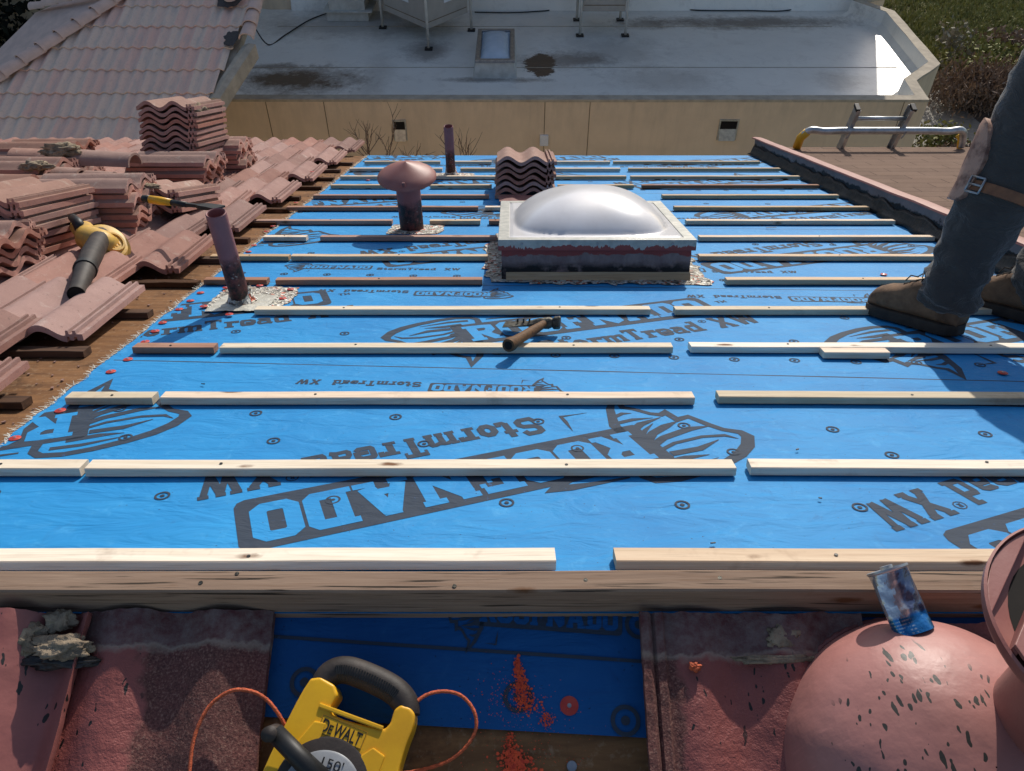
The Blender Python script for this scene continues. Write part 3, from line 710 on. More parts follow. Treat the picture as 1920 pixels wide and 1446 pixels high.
# row 5 piece leaning against the skylight curb, short offcut on row 3
def loose_batten(p, L, mat, mw, label, wd=BW, th=BT):
    t_ = empty('batten', mw); obj('board', batten_mesh(L, p, wd, th), M[mat], t_); tag(t_, label, 'batten', 'fir battens nailed in rows across the blue roof'); return t_
u0, v0 = at(949,529); u1, _ = at(1293,529)
loose_batten(77, (u1-u0)*1.0, 'fir', ROOF @ Matrix.Translation(((u0+u1)/2, v0+.012, .012)) @ Matrix.Rotation(math.radians(62), 4, 'X'), 'tan fir batten with pencil marks against the front of the skylight curb')
u0, v0 = at(1541,664,.016); u1, _ = at(1662,664,.016)
loose_batten(79, u1-u0, 'fir', ROOF @ Matrix.Translation(((u0+u1)/2, v0+.0, .0092)) @ Matrix.Rotation(-.02, 4, 'Z'), 'short pale wood offcut tight in front of a long batten near the boots')
# old dark battens still nailed on the bare plywood
for n in range(1, 15):
    v = rowv(n) - .02; ul = -1.30-(.16 if n % 2 else 0) - (.15 if n < 5 else 0); ur = -1.125 - random.uniform(0,.05) - (.02 if n in (2,3,4) else 0)
    if n in (5,6,8): ur = -1.12
    L = ur-ul
    me = batten_mesh(L, n*9.1, .04, .02); wobble(me, .003, 25, n, (1,2))
    o = obj('old_batten', me, M['dark_wood']); o.matrix_basis = ROOF @ Matrix.Translation(((ul+ur)/2, v-.01, .001))
    tag(o, f'dark broken old batten on bare plywood, {nth(n-1)} from the ridge end', 'old batten', 'old dark battens on the bare plywood strip')

# ridge nailer board
b = B(); n = 70; rs = []
for i in range(n+1):
    x = -1.75 + 3.5*i/n; dz = .0025*noise.noise(Vector((x*2.2,0,3))); dy = .003*noise.noise(Vector((x*1.6,7,3)))
    wd, z0, z1, ch = .0185, -.008, .0685, .003
    rs.append([Vector((x, y+dy, z+(dz if z > .02 else 0))) for y, z in ((-wd,z0),(wd,z0),(wd,z1-ch),(wd-ch,z1),(-wd+ch,z1),(-wd,z1-ch))])
b.rings(rs)
rb = empty('ridge_board', Matrix.Translation(RIDGE)); tag(rb, 'long weathered grey board on edge along the ridge in the foreground', 'ridge board')
obj('board', b.mesh('board', auto=40), M['old_wood'], rb)
for (px, py) in ((376,1092),(444,1075),(1098,1087),(852,1098),(1350,1083)):
    p = G(px, py, RIDGE.z+.07) - RIDGE
    b = B(); b.lathe([(.0001,.0008),(.0032,.0006),(.0035,-.002)], 12, Matrix.Translation((p.x, max(-.014,min(.014,p.y)), .0688))); b.build('nail_head', M['hammer_steel'], rb)

# ------------------------------------------------------------------ concrete tiles
TW, TL = .33, .42
def prof(x, A=.03):
    # x from 0 (left lap) to TW (right channel)
    if x > .283:
        q = x-.283
        return .006 + (.011 if (q < .009 or .020 < q < .030) else 0)
    return A*1.15*.5*(1+math.cos(2*PI*(x-.060)/.150))
XS = sorted(set([round(.282*i/26, 5) for i in range(27)] + [.284,.291,.2925,.3025,.304,.312,.3135,.33]))
def tile_mesh(A=.03, th=.019, L=TL, ny=6, seed=0, chip=0.0):
    b = B(); nx = len(XS); g = []
    for layer in (0, 1):
        for j in range(ny+1):
            y = L*j/ny
            for x in XS:
                z = prof(x, A) + (th if layer else 0)
                yy = y
                if j in (0, ny): yy += (.0035+chip)*noise.noise(Vector((x*30, j+seed, seed)))
                g.append((x-TW/2, yy, z + .0012*noise.noise(Vector((x*12, y*9, seed)))))
    nn = nx*(ny+1); fs = []; mi = []
    for j in range(ny):
        for i in range(nx-1):
            a = j*nx+i
            fs.append((a, a+nx, a+nx+1, a+1)); mi.append(1)
            fs.append((nn+a, nn+a+1, nn+a+nx+1, nn+a+nx)); mi.append(0)
    for i in range(nx-1):
        fs.append((i, i+1, nn+i+1, nn+i)); mi.append(1)
        a = ny*nx+i; fs.append((a+1, a, nn+a, nn+a+1)); mi.append(1)
    for j in range(ny):
        a = j*nx; fs.append((a+nx, a, nn+a, nn+a+nx)); mi.append(1)
        a = j*nx+nx-1; fs.append((a, a+nx, nn+a+nx, nn+a)); mi.append(1)
    me = bpy.data.meshes.new('tile'); me.from_pydata(g, [], fs); me.update()
    for p, i in zip(me.polygons, mi): p.material_index = i; p.use_smooth = True
    me.set_sharp_from_angle(angle=math.radians(35)); return me
TM_ = []
for k in range(4):
    me = tile_mesh(seed=k*5.1, chip=.004 if k == 3 else 0); me.materials.append(M['tile']); me.materials.append(M['tile_edge']); TM_.append(me)
TR_ = []
for k in range(3):
    me = tile_mesh(seed=30+k*5.1, chip=.003); me.materials.append(M['tile_raw']); me.materials.append(M['tile_edge']); TR_.append(me)
def put_tile(me, mw, label, group):
    o = bpy.data.objects.new('concrete_tile', me); col.objects.link(o); o.matrix_basis = mw
    tag(o, label, 'roof tile', group); return o
for k in range(-1, 15):
    v = 1.37 + .34*k - .0
    ur = -1.21 if k % 2 == 0 else -1.36
    for j in range(14):
        uc = ur - TW/2 - .302*j
        pxr = 960 + (uc+TW/2)*CS_T/(.76)*(F/(CS_T**2*((v+TL)/.76+TN_T)))
        if pxr < -70 or uc < -5.2: break
        lab = f'laid pink tile, {nth(j)} in from the torn edge, {nth(k+1)} course from the ridge'
        rj = random.uniform
        put_tile(random.choice(TM_), ROOF @ Matrix.Translation((uc+rj(-.004,.004), v+rj(-.012,.012), .024+rj(0,.003))) @ Matrix.Rotation(.048, 4, 'X') @ Matrix.Rotation(rj(-.012,.012) + (.03 if j == 0 else 0)*rj(-1,1), 4, 'Z'), lab, 'concrete tiles still laid on the left of the roof')

def stack(name, u, v, w0, n, yaw, meset, dz=.028, tilt=(0,0), jitter=.006, lean=(0,0)):
    for i in range(n):
        j = random.uniform
        mw = ROOF @ Matrix.Translation((u+j(-jitter,jitter)+lean[0]*i, v+j(-jitter,jitter)+lean[1]*i, w0+i*dz)) @ Matrix.Rotation(yaw+j(-1,1)*(.02 if jitter < .01 else .06), 4, 'Z') @ Matrix.Rotation(tilt[0], 4, 'X') @ Matrix.Rotation(tilt[1], 4, 'Y') @ Matrix.Translation((0,-TL/2,0))
        r = n-1-i
        pos = 'topmost tile' if r == 0 else ('bottom tile' if i == 0 else f'{nth(r)} tile from the top'.replace('first', 'next-to-top'))
        put_tile(random.choice(meset), mw, f'{pos} in {name}', 'loose roof tiles in stacks')
stack('the neat stack on the blue sheet behind the skylight', .075, 4.55, .012, 6, 0, TR_, .034, jitter=.008)
stack('the tall stack standing highest on the left', -1.92, 4.68, .07, 13, -.06, TR_, .032, lean=(.002,.003))
stack('the low pile with white residue on its top', -1.62, 3.66, .085, 3, -.06, TR_, .034, tilt=(-.1,0))
stack('the end-on stack right of the tallest stack', -1.86, 4.98, .065, 6, PI/2+.05, TR_, .029, jitter=.016)
stack('the end-on stack beneath the tallest stack', -1.82, 4.28, .065, 6, PI/2-.03, TR_, .029, jitter=.022)
stack('the end-on stack beside the yellow-handled pry tool', -1.79, 3.36, .065, 7, PI/2+.03, TR_, .028, jitter=.018)
stack('the large slanted pile behind the leaf blower', -1.88, 2.98, .075, 7, -.10, TR_, .030, jitter=.012, tilt=(-.04,.03))
stack('the end-on pile left of the leaf blower', -1.90, 2.60, .065, 5, PI/2+.03, TR_, .031, jitter=.02)
stack('the leaning pile at the left frame edge', -2.06, 2.36, .11, 6, -.25, TR_, .031, jitter=.015, tilt=(0,.18))
stack('the pile supporting the ridge tiles', -2.35, 3.75, .07, 7, PI/2, TR_, .030, jitter=.018)
stack('the pile behind the ridge tiles', -2.62, 4.5, .07, 7, PI/2+.06, TR_, .030, jitter=.02)
stack('the far left pile beyond the blower', -2.45, 3.1, .07, 8, PI/2-.06, TR_, .030, jitter=.02)
# ridge tiles (half-round) in a heap
def ridge_tile(cx, cy, cz, L, r, yaw, pitch, label, seed):
    b = B(); outer = []; n = 14; m = 10
    rows_ = []
    for j in range(m+1):
        x = -L/2 + L*j/m; rr = r*(1 - .12*j/m)
        ring = []
        for k in range(n+1):
            a = PI*k/n; ring.append(Vector((x+(.006*noise.noise(Vector((k,j,seed))) if j in (0,m) else 0), rr*math.cos(a), rr*math.sin(a)*.8)))
        for k in range(n, -1, -1):
            a = PI*k/n; ring.append(Vector((x, (rr-.014)*math.cos(a), (rr-.014)*math.sin(a)*.8)))
        rows_.append(ring)
    b.rings(rows_); me = b.mesh('ridge', auto=40); wobble(me, .002, 30, seed)
    o = obj('ridge_tile', me, M['tile_raw']); o.matrix_basis = ROOF @ Matrix.Translation((cx, cy, cz)) @ Matrix.Rotation(yaw, 4, 'Z') @ Matrix.Rotation(pitch, 4, 'Y')
    tag(o, label, 'ridge tile', 'half-round ridge tiles heaped on the piles')
    return o
def mortar(parent_mw, dims, label, seed, mat='mortar', top=True):
    bm = bmesh.new(); bmesh.ops.create_icosphere(bm, subdivisions=4, radius=1)
    for v in bm.verts:
        v.co *= 1 + .55*noise.noise(v.co*1.8+Vector((seed,0,0))) + .35*noise.noise(v.co*4.5+Vector((seed,0,0))) + .16*noise.noise(v.co*12)
        v.co = Vector((v.co.x*dims[0], v.co.y*dims[1], v.co.z*dims[2]))
    me = bpy.data.meshes.new('mortar'); bm.to_mesh(me); bm.free()
    for p in me.polygons: p.use_smooth = True
    o = obj('mortar_lump', me, M[mat]); o.matrix_basis = parent_mw
    tag(o, label, 'mortar lump'); return o
def axial(px, py, d):                                # point at a chosen depth in front of the camera, in roof coordinates
    p = CAM + ray(px, py)*d; return ROOF.inverted() @ p
for (px, py, d, L, r, yaw, lab, sd) in ((105,290,3.95,.42,.085,.05,'half-round ridge tile with dark mortar, topmost at the back of the heap',1),(185,292,3.85,.36,.085,-.04,'half-round ridge tile with torn black top next to the tallest stack',2),
        (62,318,3.6,.44,.075,.02,'half-round ridge tile with mortar crust at the left frame edge',3),(165,322,3.65,.24,.06,0,'small ridge tile end lying in the middle of the heap',4),
        (70,362,3.25,.42,.07,-.02,'shadowed half-round ridge tile lowest in the heap',5)):
    p = axial(px, py, d); ridge_tile(p.x, p.y, p.z-.04, L, r, yaw, .03, lab, sd)
p = axial(95, 343, 3.4)
me = tile_mesh(seed=91); me.materials.append(M['tile_raw']); me.materials.append(M['tile_edge'])
put_tile(me, ROOF @ Matrix.Translation((p.x-.22, p.y, p.z-.02)) @ Matrix.Rotation(PI/2, 4, 'Z') @ Matrix.Rotation(PI*.06, 4, 'Y') @ Matrix.Translation((0,-TL/2-.0,0)), 'tile lying crosswise in front of the ridge tiles, edge channels showing', 'loose roof tiles in stacks')
for (px, py, d, dm, lab, sd) in ((110,282,3.8,(.10,.05,.03),'brown mortar crust on the back ridge tile',3),(68,312,3.5,(.07,.04,.022),'crumbly mortar crust on the left ridge tile',8),
        (372,205,4.35,(.03,.09,.03),'grey torn mortar with red paint on top of the tallest stack',11),(270,350,3.35,(.06,.03,.012),'broken pink flake at the end of the white-stained tile',15)):
    p = axial(px, py, d); mortar(ROOF @ Matrix.Translation(p), dm, lab, sd)

# ------------------------------------------------------------------ red cap nails
capn = 0
def cap_nail(mw, label, r=.0125):
    t_ = empty('cap_nail', mw); tag(t_, label, 'cap nail', 'red plastic cap nails')
    b = B(); b.lathe([(.0001,.0022),(r*.35,.0022),(r*.45,.0012),(r*.9,.0012),(r,.0004),(r,-.0006)], 20); b.build('plastic_cap', M['red_cap'], t_, auto=50)
    b = B(); b.lathe([(.0001,.0035),(.003,.003),(.0034,.0022)], 10); b.build('nail_head', M['steel'], t_)
caps = [(28,822),(113,770),(208,697),(240,674),(272,641),(291,621),(305,605),(336,580),(357,564),(376,549),(428,512),(466,472),(476,460),(500,434),(512,424),(555,380)]
for i, (px, py) in enumerate(caps):
    u, v = at(px, py, .008); cap_nail(ROOF @ Matrix.Translation((u, v, .0085)), f'red cap nail on the torn left sheet edge, {nth(i)} counted from the nearest')
for i, (px, py, lb) in enumerate([(382,575,'left corner'),(424,540,'back left corner'),(430,590,'front edge'),(487,536,'back edge'),(545,543,'back right corner'),(530,560,'right edge')]):
    u, v = at(px, py, .012); cap_nail(ROOF @ Matrix.Translation((u, v, .0135)), f'red cap nail at the {lb} of the silver pipe flashing')
for (px, py, lb) in ((1880,700,'red cap nail below the worker at the right'),(690,338,'red cap nail near the far sheet edge'),(1657,515,'tiny red cap nail behind the worker boot'),(585,322,'red cap nail on a laid tile near the far eave')):
    wv = .008 if px != 585 else .09
    u, v = at(px, py, wv); cap_nail(ROOF @ Matrix.Translation((u, v, .0095 if px != 585 else wv)), lb)

# ------------------------------------------------------------------ roof penetrations
PLUMB = Matrix.Rotation(S, 4, 'X')    # roof-frame rotation that stands a thing upright
def upright(u, v, w=0): return Matrix.Translation(W(u, v, w))
def ragged_patch(cx, cy, rx, ry, seed, z=.010, n=72, mat='debris', host=None, name='flashing_patch', hole=0, thick=.002):
    bm = bmesh.new(); rings = []; nr = 7
    for j in range(nr+1):
        ring = []
        for k in range(n):
            a = 2*PI*k/n; f = hole + (1-hole)*j/nr
            sq = 1/max(abs(math.cos(a)), abs(math.sin(a)))**.85
            rg = 1 + (.10*noise.noise(Vector((math.cos(a)*2.2, math.sin(a)*2.2, seed))) + .07*noise.noise(Vector((math.cos(a)*9, math.sin(a)*9, seed))) + .06*noise.noise(Vector((math.cos(a)*23, math.sin(a)*23, seed))) if j == nr else .03*noise.noise(Vector((k*.5, j, seed))))
            x = cx+rx*f*sq*rg*math.cos(a); y = cy+ry*f*sq*rg*math.sin(a)
            zz = z + thick + (.003*noise.noise(Vector((x*45, y*45, seed))) if 0 < j < nr else (-.002 if j == nr else 0))
            ring.append(bm.verts.new((x, y, zz)))
        rings.append(ring)
    for j in range(nr):
        for k in range(n): bm.faces.new((rings[j][k], rings[j+1][k], rings[j+1][(k+1) % n], rings[j][(k+1) % n]))
    if not hole: bm.faces.new(rings[0])
    bmesh.ops.recalc_face_normals(bm, faces=bm.faces)
    me = bpy.data.meshes.new(name); bm.to_mesh(me); bm.free()
    for p in me.polygons: p.use_smooth = True
    o = obj(name, me, M[mat]); o.matrix_basis = ROOF
    if host is not None: o.parent = host; o.matrix_parent_inverse = host.matrix_basis.inverted()
    return o
def vent_pipe(u, v, hgt, r, label, tarh):
    t_ = empty('vent_pipe', upright(u, v)); tag(t_, label, 'vent pipe')
    b = B(); b.lathe([(r,-.03),(r,hgt),(r-.002,hgt+.002),(r-.005,hgt),(r-.005,hgt-.25)], 28)
    me = b.mesh('pipe', auto=40); subdiv(me, 0); o = obj('pipe', me, M['pipe'], t_)
    b = B(); b.lathe([(.001,hgt-.2),(r-.006,hgt-.2)], 20); b.build('pipe_inside', M['hole'], t_)
    b = B(); b.lathe([(r+.035,-.012),(r+.022,.006),(r+.009,.03),(r+.004,.055),(r+.001,.07)], 28, PLUMB.inverted()@Matrix.Identity(4))
    me = b.mesh('collar', auto=60); wobble(me, .006, 50, u); obj('base_collar', me, M['debris'], t_); return t_
u, v = at(455,572)
vp = vent_pipe(u, v, .345, .031, 'open pink plumbing pipe with black tarred base beside the tile edge', .17)
x0, y0 = at(372,590); x1, y1 = at(560,537)
ragged_patch((x0+x1)/2+.01, (y0+y1)/2, .135, .125, 3, .0085, host=vp)
ragged_patch(u+.01, v-.01, .095, .09, 5, .0125, host=vp, mat='silver_tape', name='silver_patch')
u, v = at(846,331)
vp2 = vent_pipe(u, v, .34, .030, 'thin pink plumbing pipe with tarred foot near the far eave', .17)
ragged_patch(u, v-.02, .15, .12, 9, .0085, host=vp2)
# mushroom vent
u, v = at(773,432)
mv = empty('mushroom_vent', upright(u, v)); tag(mv, 'pink metal vent pipe with a wide conical cap and tarred base', 'roof vent')
b = B(); b.lathe([(.054,-.04),(.0545,.09),(.0535,.10),(.0545,.11),(.054,.30)], 36); me = b.mesh('pipe', auto=40); obj('pipe', me, M['ventpipe'], mv)
b = B(); b.lathe([(.002,.342),(.012,.338),(.06,.319),(.10,.300),(.124,.284),(.130,.276),(.1305,.268),(.127,.267),(.12,.273),(.05,.300)], 44); me = b.mesh('cap', auto=35); obj('conical_cap', me, M['pink_metal'], mv)
b = B(); b.box(-.006,.006,-.125,-.118,.288,.306); b.build('cap_seam', M['pink_dull'], mv)
ragged_patch(u+.02, v-.01, .125, .10, 14, .0085, host=mv)
# skylight on curb
su_, sv_, sw_x, sw_y = .305, 3.09, .355, .37
skl = empty('skylight', ROOF @ Matrix.Translation((su_, sv_, 0))); tag(skl, 'large white domed skylight on a peeling tarred curb', 'skylight')
b = B(); b.box(-sw_x+.012, sw_x-.012, -sw_y+.012, sw_y-.012, -.01, .128); me = b.mesh('curb', bevel=.004); subdiv(me, 5); wobble(me, .0025, 22, 4); obj('curb', me, M['curb'], skl)
b = B()
for (a0,a1,c0,c1) in ((-sw_x,sw_x,-sw_y,-sw_y+.04),(-sw_x,sw_x,sw_y-.04,sw_y),(-sw_x,-sw_x+.04,-sw_y+.04,sw_y-.04),(sw_x-.04,sw_x,-sw_y+.04,sw_y-.04)): b.box(a0,a1,c0,c1,.118,.158)
b.build('metal_frame', M['frame'], skl, bevel=.002)
b = B(); N_ = 96; rs = []
ix, iy = sw_x-.038, sw_y-.038
bm = bmesh.new(); g = {}
for i in range(N_+1):
    for j in range(N_+1):
        x = -1+2*i/N_; y = -1+2*j/N_
        e = max(abs(x), abs(y)); rr_ = (abs(x/.93)**3.6+abs(y/.93)**3.6)**(1/3.6); f = max(0, 1-rr_**2.1)
        z = .155 + .125*(f**.80) + (.004 if e < .97 else 0)
        g[i,j] = bm.verts.new((x*ix, y*iy, z))
for i in range(N_):
    for j in range(N_): bm.faces.new((g[i,j],g[i+1,j],g[i+1,j+1],g[i,j+1]))
bm.normal_update(); me = bpy.data.meshes.new('dome'); bm.to_mesh(me); bm.free()
for p in me.polygons: p.use_smooth = True
obj('acrylic_dome', me, M['acrylic'], skl)
for x in (-.27, .27, 0):
    b = B(); b.lathe([(.0001,.003),(.004,.002),(.005,0)], 12, Matrix.Translation((x,-sw_y-.0005,.143)) @ Matrix.Rotation(PI/2,4,'X')); b.build('screw_head', M['steel'], skl)
ragged_patch(su_, sv_-.005, sw_x+.055, sw_y+.045, 21, .0085, host=skl, hole=.82, n=200)
# torn reddish sheet behind the skylight (under the tile stack)
b = B(); b.box(-.14,.20,-.04,.04,0,.004); me = b.mesh('flap'); subdiv(me, 4); wobble(me, .006, 14, 3)
o = obj('metal_flap', me, M['pink_dull']); o.matrix_basis = ROOF @ Matrix.Translation((.07,4.20,.03)) @ Matrix.Rotation(.2,4,'X'); tag(o, 'bent red painted metal flap at the foot of the tile stack behind the skylight', 'metal flap')

# right hand flashing wall and shingle roof (parts of the house roof)
fw = empty('parapet_flashing', ROOF); tag(fw, 'pink metal capped low upstand with black tar between blue and shingled roof', 'roof upstand')
b = B(); b.box(1.875, 1.93, VR+.03, 6.20, -.01, .122); me = b.mesh('wall'); 
bm = bmesh.new(); bm.from_mesh(me); bmesh.ops.bisect_plane(bm, geom=bm.verts[:]+bm.edges[:]+bm.faces[:], plane_co=(0,3,0), plane_no=(0,1,0))
for yy in [VR+.3*k for k in range(1,18)]: bmesh.ops.bisect_plane(bm, geom=bm.verts[:]+bm.edges[:]+bm.faces[:], plane_co=(0,yy,0), plane_no=(0,1,0))
bm.to_mesh(me); bm.free(); wobble(me, .004, 5, 2, (0,)); obj('upstand', me, M['curbwall'], fw)
b = B(); n = 60; rs = []
for i in range(n+1):
    y = VR + .02 + (6.24-VR)*i/n; dx = .004*noise.noise(Vector((0,y*3,0))); dz = .003*noise.noise(Vector((5,y*4,0)))
    rs.append([Vector((x+dx, y, z+dz)) for x, z in ((1.866,.119),(1.870,.127),(1.90,.130),(1.935,.126),(1.938,.108),(1.934,.108),(1.931,.122),(1.90,.125),(1.874,.123),(1.869,.118))])
b.rings(rs); b.build('metal_cap', M['pink_metal'], fw, auto=40)
b = B(); n = 160; rs = []
for i in range(n+1):
    y = VR+.05 + (6.15-VR)*i/n; k1 = .030+.03*noise.noise(Vector((1,y*9,0)))+.02*noise.noise(Vector((1,y*30,0))); hh = .07+.03*noise.noise(Vector((4,y*7,0)))
    rs.append([Vector((1.872,y,hh)), Vector((1.866,y,hh*.8)), Vector((1.858-k1*.2,y,.022)), Vector((1.862-k1,y,.0105)), Vector((1.874,y,.008))])
b.rings(rs, cap=False); b.build('tar_strip', M['tar'], fw, smooth=True)
b = B()
for i in range(38):                       # shingle courses as thin steps
    v0 = VR + .143*i; v1 = min(v0+.155, 6.22)
    if v0 > 6.2: break
    b.add([(1.932,v0,.052),(3.97,v0,.052),(3.97,v1,.058),(1.932,v1,.058),(1.932,v1,.050),(3.97,v1,.050)], [(0,1,2,3),(3,2,5,4)])
me = b.mesh('shingle'); o = obj('shingle_slope', me, M['shingle'], house); o.matrix_basis = ROOF
b = B(); b.box(1.932,3.97,VR,6.19,0,.046, ROOF); b.build('shingle_deck', M['dark_wood'], house)

# near-side red chimney-like tin visible at frame right behind the worker
b = B(); b.lathe([(.05,-.02),(.05,.22),(.001,.23)], 24); o = obj('red_can', b.mesh('can', auto=40), M['red_cap'])
u, v = at(1955,470,.05); o.matrix_basis = upright(u, v, .04); tag(o, 'orange-red marker can standing behind the worker at the right edge', 'can')

# ------------------------------------------------------------------ ladder with stand-off
lad = empty('ladder'); tag(lad, 'aluminium ladder reaching over the far eave with a wide stand-off bar', 'ladder')
ey = e1.y + .05; dirL = Vector((0,-.26,.966)).normalized()
base = Vector((0, ey, e1.z+.02))
xa, xb = 2.52, 2.93
for x in (xa, xb):
    b = B(); top = base + dirL*.42; bot = base - dirL*5.0
    nrm = Vector((0,.966,.26))
    for (o0,o1,p0,p1) in ((-.036,.036,-.003,.003),(-.036,-.031,.003,.024),(.031,.036,.003,.024)):
        sg = 1 if x == xa else -1
        vs = []
        for P_ in (bot, top):
            for (a_, c_) in ((o0,p0),(o1,p0),(o1,p1),(o0,p1)): vs.append(P_ + nrm*a_ + Vector((x + c_*sg,0,0)))
        b.add(vs, [(0,1,2,3),(7,6,5,4),(0,4,5,1),(1,5,6,2),(2,6,7,3),(3,7,4,0)])
    b.build('rail', M['alu'], lad)
    b = B(); b.box(x-.012,x+.02,-.036,.036,-.01,.012, Matrix.Translation(top) @ Matrix.Rotation(math.radians(15),4,'X')); b.build('rail_cap', M['black'], lad, bevel=.003)
for k in range(-16, 2):
    p = base + dirL*(.305*k + .02)
    b = B(); b.tube([p+Vector((xa,0,0)), p+Vector((xb,0,0))], .016, 10); b.build('rung', M['alu'], lad, smooth=True)
L0 = base + dirL*.24 + Vector((0,-.05,0))
up0 = W(2.17, 6.10, .075); up1 = W(3.42, 6.10, .075)
pts = [up0 + Vector((0,0,0)), up0+Vector((.01,.0,.07)), up0+Vector((.06,-.02,.14)), Vector((2.33,L0.y,L0.z-.004)), Vector((2.45,L0.y,L0.z)), Vector((2.7,L0.y,L0.z)), Vector((3.1,L0.y,L0.z)), Vector((3.25,L0.y,L0.z-.004)), up1+Vector((-.06,-.02,.14)), up1+Vector((-.01,.0,.07)), up1]
fine = []
for i in range(len(pts)-1):
    for k in range(6):
        t_ = k/6; p0_, p1_, p2_, p3_ = pts[max(i-1,0)], pts[i], pts[i+1], pts[min(i+2,len(pts)-1)]
        fine.append(.5*((2*p1_)+(-p0_+p2_)*t_+(2*p0_-5*p1_+4*p2_-p3_)*t_**2+(-p0_+3*p1_-3*p2_+p3_)*t_**3))
fine.append(pts[-1])
b = B(); b.tube(fine, .026, 14); b.build('stand_off_bar', M['alu'], lad, smooth=True)
b = B(); b.tube([up0+Vector((0,0,-.01)), up0+Vector((.01,.0,.07)), up0+Vector((.045,-.012,.125))], .031, 12); b.build('yellow_pad', M['yellow'], lad, smooth=True)
b = B(); b.tube([up1+Vector((0,0,-.01)), up1+Vector((-.01,.02,.055)), up1+Vector((-.03,.04,.08))], .026, 12); b.build('yellow_pad', M['yellow'], lad, smooth=True)
for x in (xa, xb):
    b = B(); b.tube([L0+Vector((x-.02,-.024,-.05)), L0+Vector((x,-.028,0)), L0+Vector((x+.0,.06,.03))], .006, 6); b.build('clamp', M['steel'], lad)

# ------------------------------------------------------------------ hammer (roofing hatchet)
def roofp(px, py, w): 
    u, v = at(px, py, w); return Vector((u, v, w))
ham = empty('hammer', ROOF); tag(ham, 'wooden handled roofing hammer resting across a batten', 'hammer')
p0 = roofp(953,648,.052); p1 = roofp(1022,606,.040)
d = p1-p0; p1b = p0 + d*1.0
b = B(); pts = [p0+d*t for t in (0,.06,.15,.35,.6,.85,1.05)]
rr = [.0185,.0200,.0165,.0145,.0145,.0125,.012]
b.tube(pts, rr, 16); b.build('handle', M['handle_wood'], ham, auto=50)
b = B(); b.tube([p0-d*.004, p0+d*.003], .012, 14); b.build('handle_end', M['hole'], ham)
hd = p1 + Vector((0,0,.0)); f0 = roofp(1040,604,.030); bl = roofp(942,607,.014)
b = B()
ax = (f0-bl).normalized(); up = Vector((0,0,1)); sd = up.cross(ax).normalized()
mw = Matrix((( ax.x, sd.x, up.x, hd.x),(ax.y, sd.y, up.y, hd.y),(ax.z, sd.z, up.z, hd.z),(0,0,0,1)))
prof_ = [(-.125,.002,.030),(-.09,.003,.028),(-.05,.006,.021),(-.02,.014,.017),(.012,.016,.017),(.022,.012,.013),(.027,.017,.018),(.042,.018,.0185),(.046,.016,.016)]
rs = [[mw @ Vector((x, yy*math.cos(a) if True else 0, zz*math.sin(a))) for a in [2*PI*(k+.5)/8 for k in range(8)]] for x, zz, yy in [(p[0], p[1]*1.15, p[2]) for p in prof_]]
b.rings(rs); b.build('head', M['hammer_steel'], ham, bevel=.001, auto=45)
b = B()
for k in range(3): b.box(-.085+k*.018,-.08+k*.018,-.006,.0,.006,.018, mw)
b.build('gauge_stud', M['hammer_steel'], ham)

# ------------------------------------------------------------------ pry tool on the tiles
tl = empty('pry_tool', ROOF); tag(tl, 'yellow handled black steel hatchet lying on the stacked tiles', 'hand tool')
a0 = axial(268,372,2.98); a1 = axial(322,380,2.96); a2 = axial(350,384,2.94); a3 = axial(412,390,2.90)
for P_ in (a0,a1,a2,a3): P_.z = max(P_.z, .10)
b = B(); b.tube([a0, a0.lerp(a1,.25)], [.013,.016], 12); b.build('handle_end', M['black'], tl, smooth=True)
b = B(); b.tube([a0.lerp(a1,.25), a0.lerp(a1,.6), a1], [.016,.0165,.013], 12); b.build('yellow_grip', M['yellow'], tl, smooth=True)
b = B(); b.tube([a1, a2], [.0125,.011], 12); b.build('black_grip', M['black'], tl, smooth=True)
b = B(); dd = (a3-a2).normalized(); sd = Vector((0,0,1)).cross(dd).normalized()
rs = []
for t_, wd, th in ((0,.009,.007),(.3,.008,.006),(.5,.028,.008),(.7,.03,.007),(1,.034,.004)):
    p = a2.lerp(a3, t_); rs.append([p+sd*wd+Vector((0,0,th)), p-sd*wd+Vector((0,0,th)), p-sd*wd-Vector((0,0,th)), p+sd*wd-Vector((0,0,th))])
b.rings(rs); b.build('steel_head', M['black'], tl, bevel=.001)

# ------------------------------------------------------------------ yellow leaf blower
bl_ = empty('leaf_blower', ROOF); tag(bl_, 'yellow electric leaf blower with a black nozzle lying on the tiles', 'leaf blower')
q0 = roofp(192,440,.135); q1 = roofp(172,478,.125); q2 = roofp(160,505,.11); q3 = roofp(143,552,.088)
b = B(); b.tube([q0, q1, q2], [.034,.036,.033], 20); b.build('outlet_tube', M['grey_grip'], bl_, auto=50)
b = B(); b.tube([q2, q2+(q3-q2)*.04, q3-(q3-q2)*.1, q3], [.036,.033,.025,.026], 20, cap=False); b.build('nozzle', M['grey_grip'], bl_, auto=50)
b = B(); b.tube([q3-(q3-q2)*.02, q3-(q3-q2)*.01], .0225, 18); b.build('nozzle_mouth', M['hole'], bl_)
b = B(); b.tube([q2-(q2-q1)*.1, q2+(q3-q2)*.05], [.0375,.0375], 20); b.build('joint_ring', M['black'], bl_, auto=50)
cb = roofp(180,455,.14)
fan = roofp(200,462,.10)
vf = Matrix.Translation(fan) @ Vector((.45,-.40,.72)).to_track_quat('Z','Y').to_matrix().to_4x4() @ Matrix.Scale(1.22,4,(0,1,0))
b = B(); b.lathe([(.001,.038),(.045,.038),(.066,.031),(.078,.013),(.080,-.006),(.074,-.026),(.058,-.036),(.001,-.038)], 36, vf); b.build('fan_housing', M['yellow_dusty'], bl_, auto=25)
b = B()
